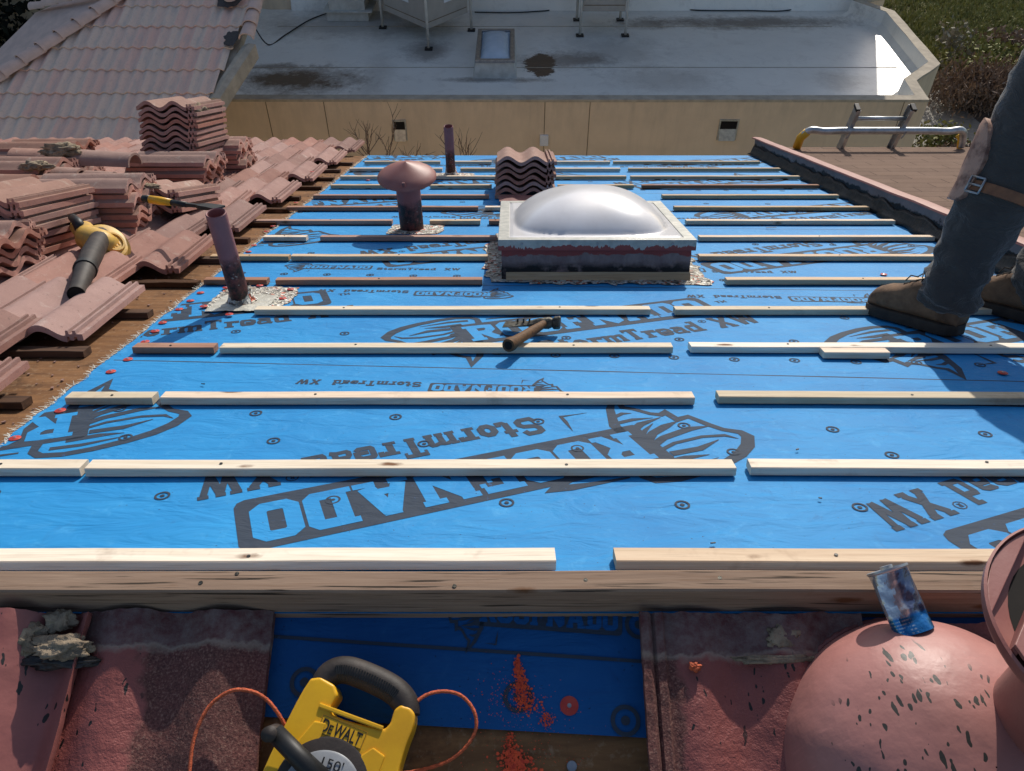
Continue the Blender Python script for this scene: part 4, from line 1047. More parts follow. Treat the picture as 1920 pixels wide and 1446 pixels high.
for k in range(4): b.box(.012*k-.024,.012*k-.018,-.024+.003*k,.024-.003*k,.037,.040, vf @ Matrix.Translation((.015,-.012,0)))
b.build('intake_slots', M['yellow'], bl_, bevel=.001)
b = B(); b.lathe([(.030,.037),(.030,.044),(.036,.044),(.038,.036)], 30, vf @ Matrix.Translation((.015,-.012,0))); b.build('intake_ring', M['yellow_dusty'], bl_, auto=40)
hb0 = roofp(150,425,.15); hb1 = roofp(193,412,.20)
b = B(); b.tube([roofp(139,418,.15), roofp(144,428,.15), roofp(153,438,.135), roofp(166,446,.12)], [.016,.024,.028,.03], 8); b.build('handle', M['yellow_dusty'], bl_, bevel=.002, auto=50)
b = B(); b.tube([roofp(158,430,.15), roofp(165,446,.13), roofp(190,455,.12), roofp(215,465,.10)], [.035,.047,.05,.035], 16); b.build('motor_housing', M['yellow_dusty'], bl_, smooth=True)
b = B(); b.tube([roofp(152,430,.16), roofp(146,418,.18), roofp(136,408,.19)], [.022,.02,.016], 12); b.build('black_plug', M['black'], bl_, smooth=True)
b = B(); b.tube([roofp(212,440,.12), roofp(222,452,.11), roofp(228,467,.09)], [.010,.016,.012], 10); me = b.mesh('bag', smooth=True); wobble(me, .006, 60, 1); obj('plastic_tag', me, M['label_w'], bl_)

# ------------------------------------------------------------------ crushed can on the ridge board
can = empty('drink_can'); tag(can, 'crushed silver and blue can leaning on the ridge board', 'can')
def m_can():
    t = NT('printed_can_metal'); v = t.coord(); s_ = t.sep(v)
    c = t.mix(t.ramp(s_[0], .004, .008), (.12,.15,.24,1), (.55,.57,.60,1))
    c = t.mix(t.ramp(s_[2], .028, .024), c, (.02,.16,.40,1))
    lines = t.n('ShaderNodeTexWave', wave_type='BANDS', bands_direction='Z'); t.l(t.coord((1,1,1)), lines.inputs[0]); lines.inputs['Scale'].default_value = 70
    k = t.math('MULTIPLY', t.math('MULTIPLY', t.ramp(lines.outputs[1], .5, .8), t.ramp(s_[0], .005, .008)), t.ramp(t.noise(t.coord((90,90,20)), 3, 2), .45, .55))
    c = t.mix(t.math('MULTIPLY', k, .6), c, (.5,.55,.6,1))
    return t.done(c, .25, t.bump(t.noise(v, 45, 3), .5, .004), .75, .5)
M['can'] = m_can()
ct = CAM + ray(1667,1076)*1.110; cb_ = CAM + ray(1712,1180)*1.085
ax = (ct-cb_); Lc = ax.length*1.12; q = ax.to_track_quat('Z','Y').to_matrix().to_4x4()
CM = Matrix.Translation(cb_ - ax*.06) @ q
can.matrix_basis = CM
b = B(); rs = []; n = 26
for i in range(25):
    z = Lc*i/24; ring = []
    for k in range(n):
        a = 2*PI*k/n; r = .029
        cr = math.sin(PI*min(1, max(0, i/24)))
        r *= 1 - .0*cr
        f = noise.noise(Vector((math.cos(a)*1.3, math.sin(a)*1.3, z*28))); f2 = abs(noise.noise(Vector((a*1.6, z*40, 2))))
        sq = 1 - .50*cr*(.4+abs(f)) - .40*cr*f2
        ring.append(Vector((r*math.cos(a)*(1+.08*cr), r*math.sin(a)*sq*.8, z)))
    rs.append(ring)
b.rings(rs); b.build('can_body', M['can'], can, auto=25)
b = B(); b.lathe([(.0285,Lc-.002),(.0305,Lc),(.0305,Lc+.003),(.028,Lc+.003),(.027,Lc),(.001,Lc)], 28, Matrix.Scale(.85,4,(0,1,0))); b.build('rim', M['alu'], can, auto=40)
b = B(); b.lathe([(.009,Lc),(.009,Lc+.007),(.001,Lc+.007)], 14); b.build('spout', M['alu'], can, auto=40)

# ------------------------------------------------------------------ near slope: underlay, tiles, tools
nu = obj('underlay_sheet', (lambda b: b.mesh('s'))(B()), M['blue'])
bpy.data.objects.remove(nu)
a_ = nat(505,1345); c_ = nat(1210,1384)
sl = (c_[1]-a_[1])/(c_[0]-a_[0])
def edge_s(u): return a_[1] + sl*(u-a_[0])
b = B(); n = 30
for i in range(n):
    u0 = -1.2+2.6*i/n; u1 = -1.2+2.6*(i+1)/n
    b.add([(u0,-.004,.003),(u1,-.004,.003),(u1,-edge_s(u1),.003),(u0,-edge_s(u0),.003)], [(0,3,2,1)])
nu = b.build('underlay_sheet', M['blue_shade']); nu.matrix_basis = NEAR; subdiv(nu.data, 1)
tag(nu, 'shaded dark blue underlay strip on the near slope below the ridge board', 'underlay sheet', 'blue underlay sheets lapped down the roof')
l0 = nat(510,1191); l1 = nat(1205,1238)
b = B()
for i in range(20):
    f0_, f1_ = i/20, (i+1)/20
    u0 = l0[0]+(l1[0]-l0[0])*f0_; u1 = l0[0]+(l1[0]-l0[0])*f1_; s0 = l0[1]+(l1[1]-l0[1])*f0_; s1 = l0[1]+(l1[1]-l0[1])*f1_
    b.add([(u0,-s0,.0045),(u1,-s1,.0045),(u1,-s1-.0052,.0045),(u0,-s0-.0052,.0045)], [(0,1,2,3)])
b.build('printed_line', M['ink'], nu)
r0 = nat(888,1175); r1 = nat(1166,1195); angn = -math.atan2(r1[1]-r0[1], r1[0]-r0[0])
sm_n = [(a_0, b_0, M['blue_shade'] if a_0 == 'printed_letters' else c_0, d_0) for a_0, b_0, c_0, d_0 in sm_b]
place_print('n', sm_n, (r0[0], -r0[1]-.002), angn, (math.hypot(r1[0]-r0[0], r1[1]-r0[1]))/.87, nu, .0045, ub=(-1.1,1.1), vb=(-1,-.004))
tgn = []
for (px, py) in ((971,1308),(1172,1352),(1197,1173),(572,1280)):
    u, s_ = nat(px, py); tgn += target(u, -s_, .0185)
place_print('n', [('printed_targets', tgn, M['ink'], .0)], (0,0), 0, 1, nu, .0047, ub=(-1.1,1.1), vb=(-1,-.004))
u, s_ = nat(1067,1324); cap_nail(NEAR @ Matrix.Translation((u,-s_,.004)), 'dark red cap nail on the shaded near underlay', .0135)
u, s_ = nat(78,1166); cap_nail(NEAR @ Matrix.Translation((u,-s_,.004)), 'red cap nail beside the broken mortar in the left foreground', .0135)
u, s_ = nat(1072,1437); b = B(); b.lathe([(.0001,.002),(.007,.0018),(.0075,0)], 14); o = b.build('grey_disc', M['steel']); o.matrix_basis = NEAR @ Matrix.Translation((u,-s_,.002)); tag(o, 'small grey round slug on dark plywood at the bottom edge', 'metal slug')
# chalk powder
b = B()
def chalk(px, py, sx, sy, n, r0_=.0006, r1_=.002, w_=.0052):
    u, s_ = nat(px, py)
    for k in range(n):
        x = random.gauss(u, sx); y = random.gauss(-s_, sy); r = random.uniform(r0_, r1_)*random.random()**.5
        m_ = 5; a0_ = random.random()*6
        b.add([Vector((x+r*math.cos(a0_+2*PI*j/m_)*random.uniform(.6,1.2), y+r*math.sin(a0_+2*PI*j/m_)*random.uniform(.6,1.2), w_+random.uniform(0,.0012))) for j in range(m_)], [tuple(range(m_))])
for (px, py, sx, sy, n, big) in ((970,1252,.0022,.006,140,.0035),(975,1275,.004,.009,150,.003),(978,1300,.006,.009,170,.003),(990,1322,.007,.006,130,.0026),(960,1300,.022,.018,160,.0012),(1025,1350,.005,.006,130,.002),(985,1340,.03,.02,150,.001)):
    chalk(px, py, sx, sy, n, .0006, big)
for (px, py, sx, sy, n, big) in ((955,1385,.004,.005,60,.0025),(958,1410,.006,.010,170,.003),(965,1440,.012,.009,330,.004),(975,1420,.04,.02,220,.001),(1050,1410,.03,.02,60,.001)):
    chalk(px, py, sx, sy, n, .0005, big, .0022)
ch = b.build('chalk_powder', M['chalk']); ch.matrix_basis = NEAR; tag(ch, 'bright orange chalk powder spilled on the shaded underlay', 'chalk powder', kind='stuff')

# near tiles
def near_tile(px0, px1, pytop, L, mats, label, A=.026, seed=0, flip=False, mat_side='tile_near', rough=.003, w0=.012, skew=0, ridges='none'):
    """tile running down the near slope; left/right edges from the photo at the top edge"""
    u0, s0 = nat(px0, pytop, .03); u1, _ = nat(px1, pytop, .03)
    Wd = u1-u0; nx = 90; ny = 90; bm = bmesh.new(); g = {}
    for i in range(nx+1):
        for j in range(ny+1):
            x = Wd*i/nx; y = -L*j/ny
            if ridges == 'left' and x < .045:
                z = .004 + (.012 if x > .012 else .016)
                if .017 < x < .020 or .034 < x: z = .010
            else: z = A*.5*(1-math.cos(2*PI*((x/ (Wd/1.0))*1.0 if Wd < .2 else x/.146)+ (PI if flip else 0)))
            z += .012 + .0018*noise.noise(Vector((x*22,y*22,seed))) + .0007*noise.noise(Vector((x*110,y*110,seed)))
            yy = y + ((.006*noise.noise(Vector((x*16,seed,0)))+.0025*noise.noise(Vector((x*70,seed,0)))) if j == 0 else 0)
            xx = x + ((.0015*noise.noise(Vector((y*40,seed,9)))) if i in (0,nx) else 0) + skew*y
            g[i,j] = bm.verts.new((xx, yy, z))
    for i in range(nx):
        for j in range(ny): bm.faces.new((g[i,j],g[i,j+1],g[i+1,j+1],g[i+1,j]))
    edge = [g[i,0] for i in range(nx+1)]
    ret = bmesh.ops.extrude_face_region(bm, geom=bm.faces[:])
    for e in ret['geom']:
        if isinstance(e, bmesh.types.BMVert): pass
    vs = [e for e in ret['geom'] if isinstance(e, bmesh.types.BMVert)]
    orig = [v for v in bm.verts if v not in set(vs)]
    for v in orig: v.co.z -= .013
    bmesh.ops.recalc_face_normals(bm, faces=bm.faces)
    me = bpy.data.meshes.new('near_tile'); bm.to_mesh(me); bm.free()
    for p in me.polygons: p.use_smooth = True
    me.set_sharp_from_angle(angle=math.radians(45))
    o = obj('concrete_tile', me, M[mats]); o.matrix_basis = NEAR @ Matrix.Translation((u0, -s0, w0)); tag(o, label, 'roof tile', 'weathered tiles on the near slope')
    return o
near_mats = {}
def m_nearmix(name, u_split, w_split, seed, ytop=-.045):
    """granular tile that turns into thick cracked red paint on one side and bare maroon at its head"""
    t = NT(name); v = t.coord(); s_ = t.sep(v)
    gr = t.noise(v, 300, 3, .7)
    tile = t.mix(t.ramp(t.noise(v, 12, 5, .7), .35, .7), (.16,.055,.048,1), (.10,.042,.036,1))
    tile = t.mix(t.math('MULTIPLY', t.ramp(gr, .52, .72), .75), tile, (.34,.20,.15,1))
    tile = t.mix(t.math('MULTIPLY', t.ramp(gr, .46, .3), .8), tile, (.03,.016,.014,1))
    d = t.noise(v, 14, 4, .6)
    edge = t.math('ADD', s_[0], t.math('MULTIPLY', t.math('SUBTRACT', d, .5), .09))
    pm = t.ramp(edge, u_split, u_split+w_split)
    paint = t.mix(t.ramp(t.noise(v, 7, 4), .3, .75), (.33,.10,.085,1), (.21,.06,.052,1))
    crk = crack_mask(t, v, (110,34,60), 30, .6, .40, .48)
    c = t.mix(pm, tile, paint); ck = t.math('MULTIPLY', crk, pm); c = t.mix(ck, c, (.012,.012,.012,1))
    hd = t.math('ADD', s_[1], t.math('MULTIPLY', t.math('SUBTRACT', t.noise(v, 18, 4, .65), .5), .05))
    hm = t.ramp(hd, ytop-.002, ytop+.002)
    head = t.mix(t.ramp(t.noise(v, 40, 5, .7), .35, .7), (.11,.035,.035,1), (.20,.15,.135,1))
    c = t.mix(hm, c, head)
    rim = t.math('MULTIPLY', t.ramp(hd, ytop-.010, ytop-.001), t.ramp(hd, ytop+.004, ytop))
    c = t.mix(t.math('MULTIPLY', rim, .7), c, (.30,.24,.19,1))
    n = t.bump(ck, -1, .003, t.bump(gr, .8, .0016, t.bump(t.noise(v, 34, 5, .6), .6, .007)))
    return t.done(c, t.math('MULTIPLY_ADD', pm, -.42, .88), n, 0, .35)
M['near_a'] = m_nearmix('near_tile_left', .13, -.012, 0, -.048)
M['near_c'] = m_nearmix('near_tile_right', .05, .012, 0, -.058)
o = near_tile(150, 511, 1146, .46, 'near_a', 'large maroon granular tile at the bottom left beside the blue strip', .020, 2, skew=-.035)
o = near_tile(-420, 178, 1150, .46, 'paint_patch', 'pink painted cracked tile in the bottom left corner', .050, 5, w0=.006)
o = near_tile(1197, 1612, 1150, .46, 'near_c', 'maroon tile with a channel edge left of the big painted vent', .016, 8, ridges='left', skew=.015)
o = near_tile(1622, 1990, 1168, .46, 'tile_near', 'dark tile mostly hidden behind the big painted vent', .016, 12)
for (px, py, w_, dm, lab, sd, mt) in ((112,1215,.046,(.045,.018,.010),'broken tan mortar ridge on the bottom left tile',3,'mortar'),(30,1196,.044,(.036,.028,.008),'grey crumbled mortar at the left frame edge',5,'mortar'),(115,1240,.040,(.062,.010,.006),'black tar lip under the broken mortar',6,'tar'),
        (1465,1236,.036,(.062,.006,.005),'torn dark tar edge beside the big painted vent',12,'mortar'),(1470,1195,.036,(.024,.020,.004),'flat grey mortar scab on the tile above the big vent',14,'mortar'),(1303,1252,.044,(.008,.006,.006),'small orange pebble in tar on the right tile',17,'orange'),(112,1165,.040,(.022,.016,.008),'broken grey tile shard at the bottom left',20,'mortar')):
    u, s_ = nat(px, py, w_); mortar(NEAR @ Matrix.Translation((u,-s_,w_)), dm, lab, sd, mt)

# big painted vent in the right foreground
bv = empty('dome_vent'); tag(bv, 'big pink painted dome vent with cracked paint and louvred cap, bottom right', 'roof vent')
u, s_ = nat(1768,1450,.05)
DC = N(u, s_, .0)
bm = bmesh.new(); prof_ = []
R_ = .207
for i in range(26):
    a = (PI/2)*i/25; prof_.append((R_*math.cos(a)**.9 if i < 25 else .001, .028 + .155*math.sin(a)**1.1))
b = B(); pc_ = hit(1745,1400, DC+Vector((0,0,.13)), Vector((0,0,1)))
M['dome_paint'] = m_painted('dome_paint_cracked', (.44,.19,.165,1), (.028,.026,.021,1), (125,42,36), .74, .2, .3, near=tuple(pc_))
mwd = Matrix.Translation(DC) @ Matrix.Rotation(S, 4, 'X')
rs = [[mwd @ Vector((r*math.cos(2*PI*k/96), r*math.sin(2*PI*k/96), z)) for k in range(96)] for r, z in [(R_*.985,-.01)] + prof_]
b.rings(rs, cap=False); me = b.mesh('dome', smooth=True); wobble(me, .003, 14, 3)
for vtx in me.vertices: pass
o = obj('dome_skirt', me, M['dome_paint'], bv)
b = B(); nseg = 150; pts = [mwd @ Vector((R_*1.004*math.cos(2*PI*k/nseg), R_*1.004*math.sin(2*PI*k/nseg), .026)) for k in range(nseg+1)]
b.tube(pts, [.0042+.0014*(k % 2) for k in range(nseg+1)], 8); b.build('beaded_rim', M['pink_dull'], bv)
# vertical pipe and louvred cap
cc_ = Vector((DC.x+.085, DC.y, DC.z))
capc = hit(2122,1200, cc_, Vector((0,1,0))); RC = .150
b = B(); b.lathe([(.064,-.05),(.062,capc.z-cc_.z-.07),(.066,capc.z-cc_.z-.06),(.083,capc.z-cc_.z-.02)], 44, Matrix.Translation(cc_)); b.build('pipe', M['pink_metal'], bv, smooth=True)
cmw = Matrix.Translation(capc)
b = B(); b.lathe([(.083,-.05),(RC*.80,-.022),(RC*.985,-.004),(RC,.002),(RC*1.005,.012),(RC*.985,.014),(RC*.98,.004),(RC*.8,-.004),(.07,-.006)], 80, cmw); b.build('dish', M['pink_metal'], bv, auto=40)
b = B(); b.lathe([(.001,-.0045),(RC*.8,-.0035)], 50, cmw); b.build('dark_inside', M['hole'], bv)
def px_dir():
    p_ = hit(1845,1175,capc,Vector((0,0,1))); q_ = hit(1920,1010,capc,Vector((0,0,1))); return p_, (q_-p_).normalized()
pl0, dl = px_dir(); nl = Vector((dl.y,-dl.x,0))      # to the right of the slot
def circ_seg(off0, off1, rr):
    """part of the cap disc between two chords parallel to the slot, measured from the first chord"""
    base_ = (pl0-capc).dot(nl); out = []
    lo, hi = base_+off0, base_+off1
    n = 40; L_, R2 = [], []
    for k in range(n+1):
        o_ = max(-rr*.999, min(rr*.999, lo + (hi-lo)*k/n)); h_ = math.sqrt(max(0, rr*rr-o_*o_))
        L_.append((nl*o_ + dl*h_)); R2.append((nl*o_ - dl*h_))
    return [(p_.x, p_.y) for p_ in L_ + R2[::-1]]
b = B(); b.prism(circ_seg(-.30, 0, RC*.975), .006, .010, cmw); b.build('louvre_plate', M['pink_metal'], bv, bevel=.001)
b = B(); b.prism(circ_seg(.028, .5, RC*.975), .018, .023, cmw); b.build('louvre_plate', M['pink_metal'], bv, bevel=.001)
seg0 = circ_seg(.028, .034, RC*.975); b = B(); b.prism(seg0, -.003, .018, cmw); b.build('louvre_web', M['pink_dull'], bv)
b = B(); b.prism(circ_seg(.11, .125, RC*.93), .023, .075, cmw); b.build('top_web', M['pink_metal'], bv)

# ------------------------------------------------------------------ measuring tape reel
tp = empty('tape_reel', NEAR); tag(tp, 'yellow and black open reel measuring tape with crank in the foreground', 'measuring tape')
def npx(px, py, w_): u, s_ = nat(px, py, w_); return (u, -s_)
WT = .062
def npoly(lst, w_): return [npx(x, y, w_) for x, y in lst]
def smooth_closed(pts, k=2):
    for _ in range(k):
        out = []
        for i in range(len(pts)):
            a, c = Vector(pts[i]), Vector(pts[(i+1) % len(pts)]); out += [tuple(a*.75+c*.25), tuple(a*.25+c*.75)]
        pts = out
    return pts
def ring_band(outer, inner, z0, z1, name, mat, parent, bevel=.003):
    """outer and inner closed loops with the same number of points -> solid band"""
    n = len(outer); b = B()
    rs = [[Vector((x,y,z1)) for x,y in outer],[Vector((x,y,z1)) for x,y in inner],[Vector((x,y,z0)) for x,y in inner],[Vector((x,y,z0)) for x,y in outer]]
    b.rings(rs, closed=True); return b.build(name, mat, parent, bevel=bevel, seg=3, auto=50)
# yellow body outline (legs of the handle, shoulder, body down past the frame)
body_out = npoly([(563,1300),(588,1262),(640,1292),(612,1336),(652,1352),(700,1364),(728,1368),(742,1318),(778,1330),(776,1360),(760,1400),(745,1450),(735,1540),(690,1630),(600,1680),(500,1650),(462,1580),(470,1500),(498,1430),(530,1365)], WT)
b = B(); b.prism(smooth_closed(body_out, 1), WT-.045, WT); b.build('body', M['yellow'], tp, bevel=.010, seg=5, auto=60)
# grip: arch from left leg over to right leg
grip_mid = npoly([(597,1285),(614,1260),(645,1252),(692,1268),(735,1291),(757,1316),(760,1340)], WT)
b = B(); pts = [Vector((x,y,WT-.02)) for x,y in grip_mid]
fine = []
for i in range(len(pts)-1):
    for k in range(5):
        t_ = k/5; p0_ = pts[max(i-1,0)]; p1_, p2_ = pts[i], pts[i+1]; p3_ = pts[min(i+2,len(pts)-1)]
        fine.append(.5*((2*p1_)+(-p0_+p2_)*t_+(2*p0_-5*p1_+4*p2_-p3_)*t_**2+(-p0_+3*p1_-3*p2_+p3_)*t_**3))
fine.append(pts[-1])
b.tube(fine, [.0175+.002*math.sin(PI*i/len(fine)) for i in range(len(fine))], 20); b.build('grip', M['grey_grip'], tp, smooth=True)
b = B()
for i in range(8, 22):
    p = fine[i]; d_ = (fine[i+1]-fine[i-1]).normalized(); q_ = Vector((-d_.y,d_.x,0))
    for f_ in (0, .5):
        pp = p.lerp(fine[i+1], f_)
        b.tube([pp - q_*.0160+Vector((0,0,.0105)), pp-q_*.008+Vector((0,0,.0180)), pp+q_*.004+Vector((0,0,.0195))], .0010, 6)
b.build('grip_ribs', M['black'], tp)
# raised panels
for pl in ([(556,1392),(590,1352),(612,1356),(598,1392),(570,1412)], [(672,1420),(700,1402),(722,1418),(710,1450),(690,1462)]):
    b = B(); b.prism(npoly(pl, WT), WT-.002, WT+.0025); b.build('raised_panel', M['yellow'], tp, bevel=.0018, seg=2)
b = B(); b.prism(npoly([(600,1318),(720,1362),(716,1370),(598,1327)], WT), WT-.002, WT+.003); b.build('shoulder_rib', M['yellow'], tp, bevel=.0015)
c0 = npx(602,1482,WT)
hub_c = Vector((c0[0], c0[1]))
TI = Matrix.Translation((hub_c.x, hub_c.y, WT))
b = B(); b.lathe([(.001,.003),(.062,.003),(.065,.002),(.065,-.002)], 56, TI); b.build('reel_ring', M['grey_grip'], tp, auto=40)
b = B(); b.lathe([(.001,.0075),(.045,.007),(.048,.005),(.048,.0)], 48, TI @ Matrix.Scale(1.08,4,(1,0,0))); b.build('silver_hub', M['silver_label'], tp, auto=40)
def text_mesh(txt, size, bold=0.0, shear=0):
    cu = bpy.data.curves.new('t', 'FONT'); cu.body = txt; cu.size = size; cu.offset = bold; cu.shear = shear; cu.extrude = .0004; cu.align_x = 'CENTER'; cu.align_y = 'CENTER'
    ob = bpy.data.objects.new('t', cu); col.objects.link(ob); dg = bpy.context.evaluated_depsgraph_get()
    me = bpy.data.meshes.new_from_object(ob.evaluated_get(dg)); bpy.data.objects.remove(ob); return me
lp = npx(641,1373,WT); la = npx(604,1358,WT); lb = npx(677,1388,WT); lang = math.atan2(lb[1]-la[1], lb[0]-la[0])
lw = math.hypot(lb[0]-la[0], lb[1]-la[1])
b = B(); b.box(-lw/2-.004,lw/2+.004,-.0105,.0115,-.001,.0012, Matrix.Translation((lp[0],lp[1],WT)) @ Matrix.Rotation(lang,4,'Z')); b.build('label_plate', M['yellow'], tp, bevel=.0005)
pl_ = Matrix.Translation((lp[0],lp[1],WT)) @ Matrix.Rotation(lang,4,'Z')
b = B()
for bx in ((-lw/2-.003,lw/2+.003,-.0108,-.0104),(-lw/2-.003,lw/2+.003,.0110,.0114),(-lw/2-.0034,-lw/2-.003,-.0105,.0115),(lw/2+.003,lw/2+.0034,-.0105,.0115)): b.box(*bx, -.001,.0018, pl_)
b.build('label_border', M['grey_grip'], tp)
def fit_text(txt, width, height, mw, mat, name, parent, bold=.0):
    me = text_mesh(txt, 1.0, bold, 0); xs_ = [v.co.x for v in me.vertices]; ys_ = [v.co.y for v in me.vertices]
    kx = width/(max(xs_)-min(xs_)); ky = height/(max(ys_)-min(ys_)); cx = (max(xs_)+min(xs_))/2; cy = (max(ys_)+min(ys_))/2
    for v in me.vertices: v.co = Vector(((v.co.x-cx)*kx, (v.co.y-cy)*ky, .0004 if v.co.z > 0 else 0))
    o = obj(name, me, M[mat], parent); o.matrix_local = mw; return o
b = B()
fit_text('D', lw*.17, .0165, pl_ @ Matrix.Translation((-lw*.415,0,.0016)), 'black', 'label_letter', tp, .012)
fit_text('E', lw*.10, .0115, pl_ @ Matrix.Translation((-lw*.265,-.0024,.0016)), 'black', 'label_letter', tp, .012)
fit_text('WALT', lw*.68, .0165, pl_ @ Matrix.Translation((lw*.155,0,.0016)), 'black', 'label_letters', tp, .012)
n1 = npx(623,1434,WT+.009)
fit_text("150'", .030, .013, Matrix.Translation((n1[0],n1[1],WT+.0080)) @ Matrix.Rotation(lang*.8,4,'Z'), 'black', 'label_numbers', tp, .0)
k0 = npx(512,1372,WT+.03); k1 = npx(600,1462,WT+.018)
b = B(); A0 = Vector((k0[0],k0[1],WT+.022)); A1 = Vector((k1[0],k1[1],WT+.014))
b.tube([A0, A0.lerp(A1,.5), A1], [.0125,.013,.015], 14); b.build('crank_arm', M['black'], tp, smooth=True)
b = B(); b.tube([A0+Vector((-.002,0,-.012)), A0+Vector((-.004,-.004,.016))], [.012,.010], 14); b.build('crank_knob', M['grey_grip'], tp, smooth=True)
# orange cords
def cord(pxs, w_, label, r=.0026):
    pts = []
    for i in range(len(pxs)-1):
        for k in range(8):
            t_ = k/8; g_ = lambda j: Vector(pxs[max(0,min(len(pxs)-1,j))])
            p0_, p1_, p2_, p3_ = g_(i-1), g_(i), g_(i+1), g_(i+2)
            q_ = .5*((2*p1_)+(-p0_+p2_)*t_+(2*p0_-5*p1_+4*p2_-p3_)*t_**2+(-p0_+3*p1_-3*p2_+p3_)*t_**3)
            u, s_ = nat(q_.x, q_.y, q_.z); pts.append(NEAR @ Vector((u,-s_,q_.z)))
    b = B(); b.tube(pts, [r*(1+.10*math.sin(i*2.4)) for i in range(len(pts))], 8); o = b.build('cord', M['orange'], smooth=True); tag(o, label, 'cord'); return o
cord([(354,1500,.055),(356,1440,.056),(365,1380,.06),(392,1325,.064),(432,1296,.066),(470,1296,.064),(500,1312,.055),(524,1342,.045),(545,1380,.03)], 0, 'orange braided cord looping over the bottom left tile')
cord([(745,1440,.03),(752,1400,.035),(762,1350,.045),(786,1312,.045),(822,1297,.04),(862,1303,.036),(888,1332,.034),(892,1368,.03),(872,1402,.024),(838,1428,.016),(790,1444,.012),(740,1452,.012)], 0, 'orange braided cord looping right of the measuring tape')

# ------------------------------------------------------------------ small debris on the blue sheets
dz_n = [(640,722),(381,722),(1495,845),(1446,428),(1538,937),(1336,1021),(552,740),(1700,1075),(600,905),(1110,905),(905,705)]
for i, (px, py) in enumerate(dz_n[:6]):
    u, v = at(px, py, .009); L = random.uniform(.005,.011) if i != 3 else .05
    b = B(); b.box(-L/2,L/2,-.0018,.0018,0,.0022); me = b.mesh('chip', bevel=.001); wobble(me, .002, 80, i)
    o = obj('debris_chip', me, M['black']); o.matrix_basis = ROOF @ Matrix.Translation((u,v,.011)) @ Matrix.Rotation(random.uniform(-.5,.5),4,'Z')
    tag(o, ['dark crumb left of the second batten row','small dark crumb beside the left offcut','dark reddish chip in the right open bay','black plastic sliver beyond the skylight at right','thin dark splinter below the right batten','thin dark splinter near the right front batten'][i], 'debris chip')
# crumbs on plywood strip
b = B()
for k in range(700):
    u = random.uniform(-1.6,-1.1); v = random.uniform(1.2,6.0); r = random.uniform(.001,.005)
    mw = Matrix.Translation((u,v,.001)) @ Matrix.Rotation(random.random()*6,4,'Z')
    b.box(-r,r,-r*.6,r*.6,0,r*.7, mw)
o = b.build('rubble', M['tile_raw']); o.matrix_basis = ROOF; tag(o, 'small tile crumbs scattered on the bare plywood strip', 'rubble', kind='stuff')

# ------------------------------------------------------------------ worker
def skin_mesh(name, V, E, R, mat, parent, sub=2, amp=0, sc_=8, root=0, fold=None):
    me = bpy.data.meshes.new(name); me.from_pydata(V, E, []); o = bpy.data.objects.new(name, me); col.objects.link(o)
    md = o.modifiers.new('s', 'SKIN'); sv = me.skin_vertices[0].data
    for i, r in enumerate(R):
        sv[i].radius = (r, r) if not isinstance(r, tuple) else r; sv[i].use_root = (i == root)
    md.use_smooth_shade = True; md.branch_smoothing = .6
    o.modifiers.new('b', 'SUBSURF').levels = sub
    dg = bpy.context.evaluated_depsgraph_get(); nm = bpy.data.meshes.new_from_object(o.evaluated_get(dg)); bpy.data.objects.remove(o)
    if amp:
        nrm = [v.normal.copy() for v in nm.vertices]
        for v, n_ in zip(nm.vertices, nrm):
            k = fold(v.co) if fold else 1
            v.co += n_*amp*k*(noise.noise(Vector((v.co.x*sc_, v.co.y*sc_, v.co.z*sc_*2.4))) + .5*noise.noise(v.co*sc_*2.6))
    for p in nm.polygons: p.use_smooth = True
    return obj(name, nm, mat, parent)
wk = empty('person'); tag(wk, 'worker in charcoal trousers, brown boots and leather knee pad standing at the right', 'person')
def R3(u, v, w): return W(u, v, w)
GL = W(1.27, 2.26, .0); GR = W(1.60, 2.35, 0)
def leg(anchor, d): return anchor + Vector(d)
aL = W(1.280,2.205,.085); kL = W(1.41,2.235,.45); hL = W(1.50,2.22,.84)
aR = W(1.618,2.300,.085); kR = W(1.75,2.37,.46); hR = W(1.75,2.34,.84)
pel = (hL+hR)/2 + Vector((0,0,.06)); waist = pel + Vector((-.01,.03,.14)); chest = waist + Vector((.06,.10,.20)); neck = chest + Vector((.03,.08,.16)); head = neck + Vector((.0,.06,.10)); crown = head + Vector((-.01,.01,.12))
fwd = Vector((-.5,.86,0)); rt = Vector((.86,.5,0))
shL = chest - rt*.17 + Vector((0,0,.08)); shR = chest + rt*.17 + Vector((0,0,.08))
elL = shL + Vector((.02,-.06,-.26)); wrL = elL + fwd*.17 + rt*.10 + Vector((0,0,.06)); haL = wrL + fwd*.04 + rt*.03 + Vector((0,0,.02))
elR = shR + Vector((.05,.0,-.26)); wrR = elR + fwd*.18 - rt*.05 + Vector((0,0,.02)); haR = wrR + fwd*.05 + Vector((0,0,.0))
toeL = W(1.19,2.36,.04); toeR = W(1.53,2.47,.04)
V = [pel, waist, chest, neck, head, crown, hL, kL, aL, toeL, hR, kR, aR, toeR, shL, elL, wrL, haL, shR, elR, wrR, haR]
E = [(0,1),(1,2),(2,3),(3,4),(4,5),(0,6),(6,7),(7,8),(8,9),(0,10),(10,11),(11,12),(12,13),(2,14),(14,15),(15,16),(16,17),(2,18),(18,19),(19,20),(20,21)]
Rr = [.12,.11,.125,.055,.085,.06,.075,.052,.036,.03,.075,.052,.036,.03,.055,.042,.028,.03,.055,.042,.028,.03]
